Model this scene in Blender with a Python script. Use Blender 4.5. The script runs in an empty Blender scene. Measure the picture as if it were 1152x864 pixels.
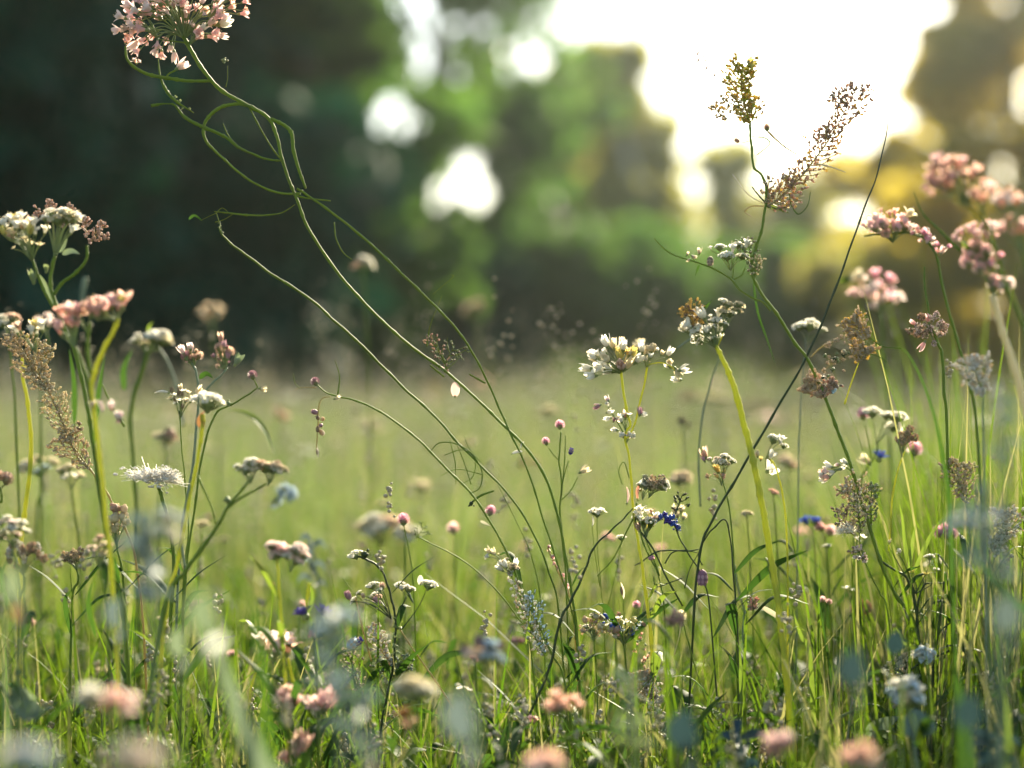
import bpy, math, random
import numpy as np
from mathutils import Vector, Matrix, Quaternion
R = math.radians
scene = bpy.context.scene
COL = scene.collection

# ------------------------------------------------------------------ camera
CAM_H, FOC, FPX = 0.34, 1.20, 2160.0          # camera height, focus distance, focal length in photo pixels
cam = bpy.data.cameras.new('camera'); camo = bpy.data.objects.new('camera', cam); COL.objects.link(camo)
cam.sensor_width = 36.0; cam.lens = 67.5
cam.clip_start = 0.02; cam.clip_end = 2000
cam.dof.use_dof = True; cam.dof.focus_distance = FOC; cam.dof.aperture_fstop = 3.1; cam.dof.aperture_blades = 0
PITCH = math.atan((432 - 428) / FPX)           # horizon near the middle of the frame
camo.location = (0, 0, CAM_H); camo.rotation_euler = (R(90) - PITCH, 0, 0)
scene.camera = camo

# ------------------------------------------------------------------ sky, sun, exposure
SUN_AZ, SUN_EL = 21.0, 28.0                     # degrees right of the view direction, above the horizon
world = bpy.data.worlds.new('World'); scene.world = world; world.use_nodes = True
wn = world.node_tree; wn.nodes.clear()
sky = wn.nodes.new('ShaderNodeTexSky'); sky.sky_type = 'NISHITA'; sky.sun_disc = False
sky.sun_elevation = R(SUN_EL); sky.sun_rotation = R(SUN_AZ); sky.air_density = 1.0; sky.dust_density = 1.0; sky.ozone_density = 1.0
bg = wn.nodes.new('ShaderNodeBackground'); bg.inputs['Strength'].default_value = 0.078
wo = wn.nodes.new('ShaderNodeOutputWorld')
wt = wn.nodes.new('ShaderNodeMix'); wt.data_type = 'RGBA'; wt.blend_type = 'MULTIPLY'; wt.inputs[0].default_value = 1; wt.inputs[7].default_value = (1.0, 0.98, 0.90, 1)
wn.links.new(sky.outputs[0], wt.inputs[6]); wn.links.new(wt.outputs[2], bg.inputs[0]); wn.links.new(bg.outputs[0], wo.inputs[0])
sun = bpy.data.lights.new('sun', 'SUN'); sun.energy = 4.8; sun.angle = R(0.6); sun.color = (1.0, 0.89, 0.64)
suno = bpy.data.objects.new('sun', sun); COL.objects.link(suno)
sd = Vector((math.sin(R(SUN_AZ)) * math.cos(R(SUN_EL)), math.cos(R(SUN_AZ)) * math.cos(R(SUN_EL)), math.sin(R(SUN_EL))))
suno.rotation_euler = (-sd).to_track_quat('-Z', 'Y').to_euler(); suno.location = (6, 12, 20)
vs = scene.view_settings
scene.display_settings.display_device = 'sRGB'
vs.view_transform = 'Standard'; vs.look = 'None'; vs.gamma = 1.0; vs.use_curve_mapping = False
vs.exposure = 2.15
cy = scene.cycles
cy.use_denoising = True; cy.max_bounces = 8; cy.diffuse_bounces = 3; cy.transmission_bounces = 4; cy.transparent_max_bounces = 6
cy.volume_bounces = 0; cy.sample_clamp_indirect = 6.0; cy.caustics_reflective = False; cy.caustics_refractive = False
cy.use_adaptive_sampling = True; cy.adaptive_threshold = 0.02

# ------------------------------------------------------------------ helpers
cp, sp_ = math.cos(PITCH), math.sin(PITCH)
def P(x, y, d):
    """A point that stands d metres in front of the lens, seen at photo pixel (x, y)."""
    u = (x - 576.0) / FPX * d; v = (432.0 - y) / FPX * d
    return np.array((u, d * cp + v * sp_, CAM_H - d * sp_ + v * cp))

class MB:
    def __init__(self): self.v = []; self.f = {3: [], 4: []}; self.n = 0
    def add(self, verts, faces, mat=0):
        verts = np.asarray(verts, float).reshape(-1, 3); faces = np.asarray(faces, int)
        if len(faces): self.f[faces.shape[1]].append((faces + self.n, np.full(len(faces), mat)))
        self.v.append(verts); self.n += len(verts)
    def mesh(self, name, mats, smooth=True):
        me = bpy.data.meshes.new(name)
        V = np.concatenate(self.v) if self.v else np.zeros((0, 3))
        loops, starts, mi, s = [], [], [], 0
        for k in (3, 4):
            for f, m in self.f[k]:
                loops.append(f.ravel()); starts.append(s + np.arange(len(f)) * k); s += len(f) * k; mi.append(m)
        me.vertices.add(len(V)); me.vertices.foreach_set('co', V.astype(np.float32).ravel())
        if loops:
            L = np.concatenate(loops); S = np.concatenate(starts); MI = np.concatenate(mi)
            me.loops.add(len(L)); me.loops.foreach_set('vertex_index', L.astype(np.int32))
            me.polygons.add(len(S)); me.polygons.foreach_set('loop_start', S.astype(np.int32))
            me.polygons.foreach_set('material_index', MI.astype(np.int32))
            me.polygons.foreach_set('use_smooth', np.full(len(S), smooth))
        for m in mats: me.materials.append(m)
        me.update(calc_edges=True); me.validate()
        return me

def link(name, data, parent=None, loc=None):
    o = bpy.data.objects.new(name, data); COL.objects.link(o)
    if parent is not None: o.parent = parent
    if loc is not None: o.location = loc
    return o
def tag(o, label=None, cat=None, group=None, kind=None):
    if label: o['label'] = label
    if cat: o['category'] = cat
    if group: o['group'] = group
    if kind: o['kind'] = kind
    return o

def nrm(a):
    a = np.asarray(a, float); return a / (np.linalg.norm(a) + 1e-12)
def frame(t):
    t = nrm(t); a = np.array((0, 0, 1.0)) if abs(t[2]) < 0.9 else np.array((1.0, 0, 0))
    x = nrm(np.cross(a, t)); return x, np.cross(t, x), t
def spline(pts, per=6):
    p = np.asarray(pts, float)
    if len(p) < 3:
        t = np.linspace(0, 1, per + 1)[:, None]; return p[0] * (1 - t) + p[-1] * t
    q = np.vstack([2 * p[0] - p[1], p, 2 * p[-1] - p[-2]]); out = []
    for i in range(1, len(q) - 2):
        for k in range(per):
            t = k / per
            out.append(0.5 * ((2 * q[i]) + (-q[i-1] + q[i+1]) * t + (2*q[i-1] - 5*q[i] + 4*q[i+1] - q[i+2]) * t*t + (-q[i-1] + 3*q[i] - 3*q[i+1] + q[i+2]) * t**3))
    out.append(p[-1]); return np.array(out)
def tube(mb, C, rad, n=6, mat=0):
    C = np.asarray(C, float); k = len(C); rad = np.broadcast_to(np.asarray(rad, float), (k,))
    T = np.gradient(C, axis=0); T /= np.linalg.norm(T, axis=1)[:, None] + 1e-12
    x, y, _ = frame(T[0]); V = []
    a = np.arange(n) / n * 2 * math.pi
    for i in range(k):
        x = nrm(x - T[i] * np.dot(x, T[i])); y = np.cross(T[i], x)
        V.append(C[i] + rad[i] * (np.cos(a)[:, None] * x + np.sin(a)[:, None] * y))
    F = []
    for i in range(k - 1):
        for j in range(n):
            F.append((i*n + j, i*n + (j+1) % n, (i+1)*n + (j+1) % n, (i+1)*n + j))
    V = np.concatenate(V); V = np.vstack([V, C[0], C[-1]])
    mb.add(V, F, mat)
    b = mb.n - len(V)
    caps = [(len(V)-2, (j+1) % n, j) for j in range(n)] + [(len(V)-1, (k-1)*n + j, (k-1)*n + (j+1) % n) for j in range(n)]
    mb.f[3].append((np.array(caps) + b, np.full(len(caps), mat)))
_t = (1 + 5 ** .5) / 2
ICO_V = np.array([(-1,_t,0),(1,_t,0),(-1,-_t,0),(1,-_t,0),(0,-1,_t),(0,1,_t),(0,-1,-_t),(0,1,-_t),(_t,0,-1),(_t,0,1),(-_t,0,-1),(-_t,0,1)]) / math.sqrt(1 + _t*_t)
ICO_F = np.array([(0,11,5),(0,5,1),(0,1,7),(0,7,10),(0,10,11),(1,5,9),(5,11,4),(11,10,2),(10,7,6),(7,1,8),(3,9,4),(3,4,2),(3,2,6),(3,6,8),(3,8,9),(4,9,5),(2,4,11),(6,2,10),(8,6,7),(9,8,1)])
def beads(mb, C, r, mat=0, axis=None, el=1.0):
    """Many small seeds at once: C (n,3), r scalar or (n,)."""
    C = np.asarray(C, float).reshape(-1, 3); n = len(C)
    if not n: return
    r = np.broadcast_to(np.asarray(r, float), (n,))
    base = np.broadcast_to(ICO_V, (n, 12, 3)) * r[:, None, None]
    if axis is not None:
        A = np.asarray(axis, float).reshape(-1, 3); A = A / (np.linalg.norm(A, axis=1)[:, None] + 1e-9)
        dt = (base * A[:, None, :]).sum(2)
        base = base + dt[:, :, None] * A[:, None, :] * (el - 1)
    V = (base + C[:, None, :]).reshape(-1, 3)
    F = (ICO_F[None] + (np.arange(n) * 12)[:, None, None]).reshape(-1, 3)
    mb.add(V, F, mat)
def revolve(mb, prof, n=10, mat=0, ridge=0.0, rn=5):
    """prof: (radius, z) rows from bottom to top, round the z axis."""
    prof = np.asarray(prof, float); k = len(prof); a = np.arange(n) / n * 2 * math.pi
    V = []
    for r, z in prof:
        rr = r * (1 + ridge * np.cos(rn * a)); V.append(np.stack([rr*np.cos(a), rr*np.sin(a), np.full(n, z)], 1))
    F = [(i*n + j, i*n + (j+1) % n, (i+1)*n + (j+1) % n, (i+1)*n + j) for i in range(k-1) for j in range(n)]
    mb.add(np.concatenate(V), F, mat)
def blade(mb, C, W, side, fold=0.25, mat=0, nrmv=None):
    """A leaf strip along C with half widths W, three points across so that it keeps a midrib fold."""
    C = np.asarray(C, float); k = len(C); T = np.gradient(C, axis=0); V = []
    side = np.asarray(side, float)
    for i in range(k):
        t = nrm(T[i]); s = side[i] if side.ndim == 2 else side
        s = nrm(s - t * np.dot(s, t)); u = np.cross(t, s)
        V += [C[i] - s*W[i] + u*W[i]*fold, C[i], C[i] + s*W[i] + u*W[i]*fold]
    F = []
    for i in range(k-1):
        for j in range(2): F.append((i*3+j, i*3+j+1, (i+1)*3+j+1, (i+1)*3+j))
    mb.add(V, F, mat)

# ------------------------------------------------------------------ materials
def plant_mat(name, c1, c2, trans=0.3, rough=0.5, tint=1.25, scale=60.0, spec=0.35, sheen=0.0):
    m = bpy.data.materials.new(name); m.use_nodes = True; nt = m.node_tree; nt.nodes.clear(); N = nt.nodes.new; L = nt.links.new
    geo = N('ShaderNodeNewGeometry'); oi = N('ShaderNodeObjectInfo'); tc = N('ShaderNodeTexCoord')
    noi = N('ShaderNodeTexNoise'); noi.inputs['Scale'].default_value = scale; noi.inputs['Detail'].default_value = 3
    L(tc.outputs['Object'], noi.inputs['Vector'])
    a = N('ShaderNodeMath'); a.operation = 'ADD'; L(geo.outputs['Random Per Island'], a.inputs[0]); L(oi.outputs['Random'], a.inputs[1])
    b = N('ShaderNodeMath'); b.operation = 'FRACT'; L(a.outputs[0], b.inputs[0])
    c = N('ShaderNodeMix'); c.inputs[0].default_value = 0.5; L(b.outputs[0], c.inputs[2]); L(noi.outputs['Fac'], c.inputs[3])
    mix = N('ShaderNodeMix'); mix.data_type = 'RGBA'; mix.inputs[6].default_value = (*c1, 1); mix.inputs[7].default_value = (*c2, 1)
    L(c.outputs[0], mix.inputs[0])
    pr = N('ShaderNodeBsdfPrincipled'); pr.inputs['Roughness'].default_value = rough; pr.inputs['Specular IOR Level'].default_value = spec
    L(mix.outputs[2], pr.inputs['Base Color'])
    tr = N('ShaderNodeBsdfTranslucent'); g = N('ShaderNodeMix'); g.data_type = 'RGBA'; g.blend_type = 'MULTIPLY'; g.inputs[0].default_value = 1
    L(mix.outputs[2], g.inputs[6]); g.inputs[7].default_value = (tint*1.08, tint*1.1, tint*0.72, 1) if tint > 1.1 else (tint, tint, tint, 1)
    L(g.outputs[2], tr.inputs['Color'])
    ms = N('ShaderNodeMixShader'); ms.inputs[0].default_value = trans; L(pr.outputs[0], ms.inputs[1]); L(tr.outputs[0], ms.inputs[2])
    out = N('ShaderNodeOutputMaterial'); L(ms.outputs[0], out.inputs[0])
    return m
M = {}
def mk(n, *a, **k): M[n] = plant_mat(n, *a, **k)
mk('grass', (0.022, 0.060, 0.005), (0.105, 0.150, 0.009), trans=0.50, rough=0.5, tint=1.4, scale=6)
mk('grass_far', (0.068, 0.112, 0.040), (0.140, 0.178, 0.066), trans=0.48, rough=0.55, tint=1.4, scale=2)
mk('grass_dry', (0.30, 0.27, 0.14), (0.20, 0.20, 0.09), trans=0.35, rough=0.6, tint=1.2)
mk('seed', (0.50, 0.44, 0.30), (0.34, 0.28, 0.17), trans=0.25, rough=0.6, tint=1.1)
mk('stem', (0.095, 0.145, 0.018), (0.170, 0.220, 0.032), trans=0.35, rough=0.6, tint=1.4, scale=25)
mk('stem_yellow', (0.52, 0.48, 0.06), (0.36, 0.38, 0.05), trans=0.4, rough=0.6, tint=1.4, scale=25)
mk('stem_dark', (0.025, 0.042, 0.012), (0.045, 0.065, 0.016), trans=0.1, rough=0.55, tint=1.2, scale=25)
mk('stem_brown', (0.30, 0.24, 0.13), (0.40, 0.33, 0.18), trans=0.45, rough=0.5, tint=1.2, scale=25)
mk('stem_pale', (0.62, 0.55, 0.36), (0.48, 0.43, 0.28), trans=0.35, rough=0.5, tint=1.1, scale=25)
mk('stem_grey', (0.15, 0.19, 0.12), (0.21, 0.25, 0.17), trans=0.2, rough=0.5, tint=1.2, scale=25)
mk('leaf', (0.018, 0.048, 0.009), (0.040, 0.080, 0.014), trans=0.4, rough=0.65, tint=1.4, scale=20, spec=0.15)
mk('leaf_lime', (0.09, 0.14, 0.02), (0.13, 0.17, 0.03), trans=0.45, rough=0.55, tint=1.3, scale=20)
mk('leaf_blue', (0.09, 0.13, 0.125), (0.16, 0.205, 0.195), trans=0.25, rough=0.6, tint=1.0, scale=30)
mk('leaf_teal', (0.018, 0.045, 0.05), (0.035, 0.065, 0.07), trans=0.25, rough=0.5, tint=1.0, scale=30)
mk('leaf_pale', (0.11, 0.155, 0.085), (0.18, 0.22, 0.13), trans=0.4, rough=0.5, tint=1.05, scale=40)
mk('leaf_rust', (0.30, 0.11, 0.03), (0.22, 0.13, 0.05), trans=0.35, rough=0.5, tint=1.1, scale=40)
mk('white', (0.84, 0.81, 0.72), (0.78, 0.73, 0.62), trans=0.58, rough=0.6, tint=1.0, scale=90)
mk('cream', (0.78, 0.70, 0.50), (0.66, 0.55, 0.34), trans=0.58, rough=0.6, tint=1.0, scale=90)
mk('yellow', (0.70, 0.50, 0.10), (0.62, 0.58, 0.20), trans=0.3, rough=0.6, tint=1.0)
mk('pink', (0.85, 0.50, 0.48), (0.88, 0.66, 0.60), trans=0.58, rough=0.6, tint=1.0, scale=90)
mk('pink_pale', (0.84, 0.62, 0.58), (0.84, 0.74, 0.66), trans=0.58, rough=0.6, tint=1.0, scale=90)
mk('magenta', (0.70, 0.30, 0.40), (0.82, 0.50, 0.54), trans=0.58, rough=0.6, tint=1.0, scale=90)
mk('mauve', (0.36, 0.16, 0.20), (0.52, 0.32, 0.33), trans=0.25, rough=0.6, tint=1.0, scale=120)
mk('purple_dark', (0.16, 0.06, 0.09), (0.30, 0.13, 0.18), trans=0.2, rough=0.5, tint=1.0, scale=120)
mk('blue', (0.05, 0.09, 0.38), (0.10, 0.16, 0.50), trans=0.3, rough=0.5, tint=1.0)
mk('violet', (0.05, 0.03, 0.22), (0.11, 0.06, 0.34), trans=0.3, rough=0.5, tint=1.0)
mk('blue_pale', (0.50, 0.62, 0.72), (0.66, 0.74, 0.80), trans=0.4, rough=0.6, tint=1.0)
mk('salmon', (0.76, 0.42, 0.32), (0.80, 0.54, 0.44), trans=0.58, rough=0.6, tint=1.0)
mk('bud_brown', (0.16, 0.10, 0.06), (0.26, 0.18, 0.12), trans=0.1, rough=0.6, tint=1.0, scale=120)
mk('beige', (0.74, 0.62, 0.45), (0.60, 0.47, 0.33), trans=0.65, rough=0.6, tint=1.0, scale=120)
mk('straw', (0.80, 0.62, 0.24), (0.66, 0.50, 0.18), trans=0.75, rough=0.6, tint=1.0, scale=120)
mk('rose_brown', (0.70, 0.50, 0.38), (0.56, 0.38, 0.28), trans=0.65, rough=0.6, tint=1.0, scale=120)
mk('fluff', (0.80, 0.76, 0.70), (0.70, 0.66, 0.60), trans=0.45, rough=0.7, tint=1.0)
mk('calyx', (0.30, 0.33, 0.15), (0.20, 0.25, 0.09), trans=0.35, rough=0.5, tint=1.1, scale=100)
mk('crown_shaded', (0.005, 0.040, 0.026), (0.009, 0.060, 0.036), trans=0.18, rough=0.45, tint=1.2, scale=0.6, spec=0.12)  # deep shade of the left trees is put into this darkened leaf colour
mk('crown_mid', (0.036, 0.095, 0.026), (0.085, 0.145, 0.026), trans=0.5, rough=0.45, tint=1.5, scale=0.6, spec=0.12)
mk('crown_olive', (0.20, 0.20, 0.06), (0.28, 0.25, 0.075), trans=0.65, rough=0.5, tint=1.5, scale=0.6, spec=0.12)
mk('crown_sunglow', (0.36, 0.28, 0.05), (0.44, 0.34, 0.065), trans=0.68, rough=0.5, tint=1.4, scale=0.6, spec=0.12)  # warm backlight glow of the right-hand trees is put into the leaf colour
mk('bark', (0.08, 0.065, 0.05), (0.14, 0.11, 0.085), trans=0.0, rough=0.85, tint=1.0, scale=8)
mk('bark_pale', (0.58, 0.55, 0.48), (0.42, 0.39, 0.33), trans=0.0, rough=0.8, tint=1.0, scale=6)

# ------------------------------------------------------------------ ground
def ground():
    n = 70; xs = np.sign(np.linspace(-1, 1, n)) * np.abs(np.linspace(-1, 1, n)) ** 2.2 * 260
    ys = np.concatenate([-np.linspace(1, 0.05, 15) ** 2 * 200, np.linspace(0, 1, 60) ** 2.2 * 420])
    X, Y = np.meshgrid(xs, ys); D = np.hypot(X, Y)
    Z = -0.012 + 0.012*np.sin(X*2.1 + 1)*np.sin(Y*1.7) * np.clip((D - 0.3), 0, 1) + np.clip((D - 60) / 300, 0, 1) * 2.5
    V = np.stack([X, Y, Z], 2).reshape(-1, 3); w = n; F = []
    for j in range(len(ys)-1):
        for i in range(n-1): F.append((j*w+i, j*w+i+1, (j+1)*w+i+1, (j+1)*w+i))
    mb = MB(); mb.add(V, F)
    m = bpy.data.materials.new('meadow_soil'); m.use_nodes = True; nt = m.node_tree; pr = nt.nodes['Principled BSDF']
    tc = nt.nodes.new('ShaderNodeTexCoord'); no = nt.nodes.new('ShaderNodeTexNoise'); no.inputs['Scale'].default_value = 9; no.inputs['Detail'].default_value = 8
    cr = nt.nodes.new('ShaderNodeValToRGB'); cr.color_ramp.elements[0].color = (0.030, 0.045, 0.014, 1); cr.color_ramp.elements[1].color = (0.085, 0.095, 0.035, 1)
    cr.color_ramp.elements[0].position = 0.35; cr.color_ramp.elements[1].position = 0.7
    nt.links.new(tc.outputs['Object'], no.inputs['Vector']); nt.links.new(no.outputs['Fac'], cr.inputs[0]); nt.links.new(cr.outputs[0], pr.inputs['Base Color'])
    pr.inputs['Roughness'].default_value = 0.95
    tag(link('ground', mb.mesh('ground', [m])), kind='structure')
ground()

# ------------------------------------------------------------------ trees
HOLES = [(440, 128, 40), (521, 204, 36), (484, 78, 30), (592, 62, 28), (470, 10, 20)]   # gaps between the boughs of the loose trees
def tree(name, label, px, d, height, rad, mat, leaves, low=0.25, leaf=0.16, clumps=26, seed=0, trunk_r=None, bark='bark', lean=0.0, group=None, cat='tree', flat=0.75, gap=0.0):
    rng = np.random.default_rng(seed + 101); height += 20/FPX*d + (0.45 if mat == 'crown_olive' and cat == 'tree' else 0)
    x = (px - 576) / FPX * d; root = tag(link(name, None, loc=(x, d, -0.02)), label, cat, group)
    tr = trunk_r or 0.03 * height / 2 + 0.03
    mb = MB(); top = np.array((lean * height, 0, height * 0.86))
    C = spline([(0, 0, 0), (lean*height*0.3 + rng.normal()*0.05, rng.normal()*0.05, height*0.3), (lean*height*0.65 + rng.normal()*0.1, rng.normal()*0.1, height*0.6), top], 5)
    tube(mb, C, np.linspace(tr, tr*0.2, len(C)), 8)
    cc = []
    for k in range(clumps):
        t = rng.uniform(0, 1); z = height * (low + (1 - low) * t)
        prof = math.sin(math.pi * (0.12 + 0.80 * t ** 0.9)) ** 0.8
        a = rng.uniform(0, 2*math.pi); rr = rad * prof * math.sqrt(rng.uniform(0.1, 1)) * 0.8
        ax = lean * z
        c = np.array((ax + rr*math.cos(a), rr*math.sin(a), z)); s = rad * rng.uniform(0.24, 0.42)
        c[2] = min(c[2], height - s*0.6); cc.append((c, s))
        if k % 2 == 0:
            i = int(np.clip((z*0.75) / (height*0.86) * (len(C)-1), 1, len(C)-2)); b = C[i]
            mid = (b + c) / 2 + np.array((0, 0, 0.08*height*rng.uniform(0, 1)))
            S = spline([b, mid, c], 4); tube(mb, S, np.linspace(tr*0.35, tr*0.07, len(S)), 5)
    link('trunk', mb.mesh('trunk', [M[bark]]), root)
    w = np.array([s for _, s in cc]) ** 2; w /= w.sum()
    pick = rng.choice(len(cc), leaves, p=w); Cc = np.array([c for c, _ in cc])[pick]; S = np.array([s for _, s in cc])[pick]
    dr = rng.normal(size=(leaves, 3)); dr /= np.linalg.norm(dr, axis=1)[:, None]
    pos = Cc + dr * (S * rng.uniform(0.25, 1.12, leaves) ** 0.6 * np.where(rng.uniform(0, 1, leaves) < 0.22, rng.uniform(1.0, 1.65, leaves), 1.0))[:, None] * np.array((1, 1, flat))
    pos[:, 2] = np.maximum(pos[:, 2], 0.05)
    if gap:
        wx = pos[:, 0] + x; wy = pos[:, 1] + d; hx_ = 576 + FPX * wx / wy; hy_ = 428 - FPX * (pos[:, 2] - CAM_H) / wy; ok = np.ones(leaves, bool)
        for (a, b, c) in HOLES: ok &= np.hypot(hx_ - a, hy_ - b) > c * (1 + 0.3*np.sin(3*np.arctan2(hy_ - b, hx_ - a) + a)) * rng.uniform(0.55, 1.35, leaves)
        pos = pos[ok]; leaves = len(pos)
    A = rng.normal(size=(leaves, 3)) + np.array((0, 0, -0.3)); A /= np.linalg.norm(A, axis=1)[:, None]
    B = np.cross(A, rng.normal(size=(leaves, 3))); B /= np.linalg.norm(B, axis=1)[:, None]; Nn = np.cross(A, B)
    L = leaf * rng.uniform(0.6, 1.35, leaves)[:, None]
    V = np.stack([pos - A*L, pos + B*L*0.5 + Nn*L*0.15, pos + A*L, pos - B*L*0.5 + Nn*L*0.15], 1).reshape(-1, 3)
    mb = MB(); mb.add(V, np.arange(leaves*4).reshape(-1, 4)); link('crown', mb.mesh('crown', [M[mat]], smooth=False), root)
    return root
G_T = 'trees along the far edge of the meadow'
tree('broadleaf_tree', 'dark dense tree cut by the left edge of the photo', -40, 15, 9.5, 2.6, 'crown_shaded', 19000, 0.04, 0.17, 60, 1, group=G_T)
tree('broadleaf_tree', 'darkest tall tree, behind the nodding pink flower cluster', 170, 16, 10.5, 2.4, 'crown_shaded', 21000, 0.05, 0.17, 64, 2, group=G_T)
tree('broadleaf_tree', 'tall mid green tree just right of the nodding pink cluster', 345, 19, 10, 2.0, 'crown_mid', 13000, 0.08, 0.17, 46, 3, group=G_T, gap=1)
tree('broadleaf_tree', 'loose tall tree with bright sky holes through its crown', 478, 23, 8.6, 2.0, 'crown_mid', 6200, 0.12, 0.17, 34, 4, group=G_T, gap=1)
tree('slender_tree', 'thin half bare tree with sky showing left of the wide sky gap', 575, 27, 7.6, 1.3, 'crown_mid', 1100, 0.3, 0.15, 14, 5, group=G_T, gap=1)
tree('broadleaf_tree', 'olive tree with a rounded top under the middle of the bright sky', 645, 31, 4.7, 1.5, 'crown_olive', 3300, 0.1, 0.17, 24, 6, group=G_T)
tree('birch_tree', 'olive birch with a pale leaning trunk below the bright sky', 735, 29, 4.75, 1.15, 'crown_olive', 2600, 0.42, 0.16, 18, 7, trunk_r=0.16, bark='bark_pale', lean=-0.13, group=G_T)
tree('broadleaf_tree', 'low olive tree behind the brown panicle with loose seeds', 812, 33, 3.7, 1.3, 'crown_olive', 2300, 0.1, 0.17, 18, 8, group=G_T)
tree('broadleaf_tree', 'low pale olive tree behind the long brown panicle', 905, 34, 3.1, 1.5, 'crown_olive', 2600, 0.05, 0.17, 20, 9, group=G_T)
tree('broadleaf_tree', 'small tree tinted with golden backlight behind the long dark grass blade', 985, 30, 3.9, 1.15, 'crown_sunglow', 1900, 0.05, 0.16, 18, 10, group=G_T)
tree('broadleaf_tree', 'tree tinted with golden brown sun glow rising past the frame in the top right corner', 1150, 20, 6.4, 1.35, 'crown_sunglow', 6500, 0.05, 0.16, 30, 11, group=G_T)
tree('broadleaf_tree', 'tree tinted with golden brown sun glow, second in from the right edge', 1062, 23, 4.2, 0.95, 'crown_sunglow', 2600, 0.05, 0.16, 18, 12, group=G_T)
G_S = 'shrubs under the trees at the meadow edge'
shr = [(235, 20, 2.2, 1.3, 'crown_shaded', 'dark low shrub at the foot of the darkest tall tree'),
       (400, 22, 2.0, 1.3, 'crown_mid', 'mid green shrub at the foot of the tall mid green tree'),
       (520, 22, 1.9, 1.25, 'crown_shaded', 'dark shrub below the lowest sky hole'),
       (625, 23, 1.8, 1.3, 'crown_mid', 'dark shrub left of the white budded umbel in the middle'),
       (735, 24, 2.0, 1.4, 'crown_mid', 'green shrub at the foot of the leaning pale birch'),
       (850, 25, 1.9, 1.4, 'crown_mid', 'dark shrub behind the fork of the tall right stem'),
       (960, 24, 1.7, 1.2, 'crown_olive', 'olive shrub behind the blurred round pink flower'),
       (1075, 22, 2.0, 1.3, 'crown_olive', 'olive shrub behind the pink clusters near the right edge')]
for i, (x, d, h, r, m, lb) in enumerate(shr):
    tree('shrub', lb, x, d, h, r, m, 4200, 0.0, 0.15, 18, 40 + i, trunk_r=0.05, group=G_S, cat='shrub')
# a dark wood farther back closes the gaps between the trunks
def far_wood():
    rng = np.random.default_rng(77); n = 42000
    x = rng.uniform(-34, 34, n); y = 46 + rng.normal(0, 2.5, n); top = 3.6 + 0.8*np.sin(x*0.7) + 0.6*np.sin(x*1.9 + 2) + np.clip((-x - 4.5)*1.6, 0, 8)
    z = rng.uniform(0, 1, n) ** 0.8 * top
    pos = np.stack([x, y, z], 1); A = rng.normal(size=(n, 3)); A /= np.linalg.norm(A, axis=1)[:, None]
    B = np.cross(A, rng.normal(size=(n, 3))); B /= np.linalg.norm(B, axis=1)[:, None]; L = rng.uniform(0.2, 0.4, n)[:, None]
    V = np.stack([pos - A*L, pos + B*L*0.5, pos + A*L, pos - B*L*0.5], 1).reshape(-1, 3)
    mb = MB(); mb.add(V, np.arange(n*4).reshape(-1, 4)); tag(link('distant_wood', mb.mesh('distant_wood', [M['crown_shaded']], False)), 'dark mass of distant woodland behind the tree line', 'woodland', kind='stuff')
far_wood()

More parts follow.
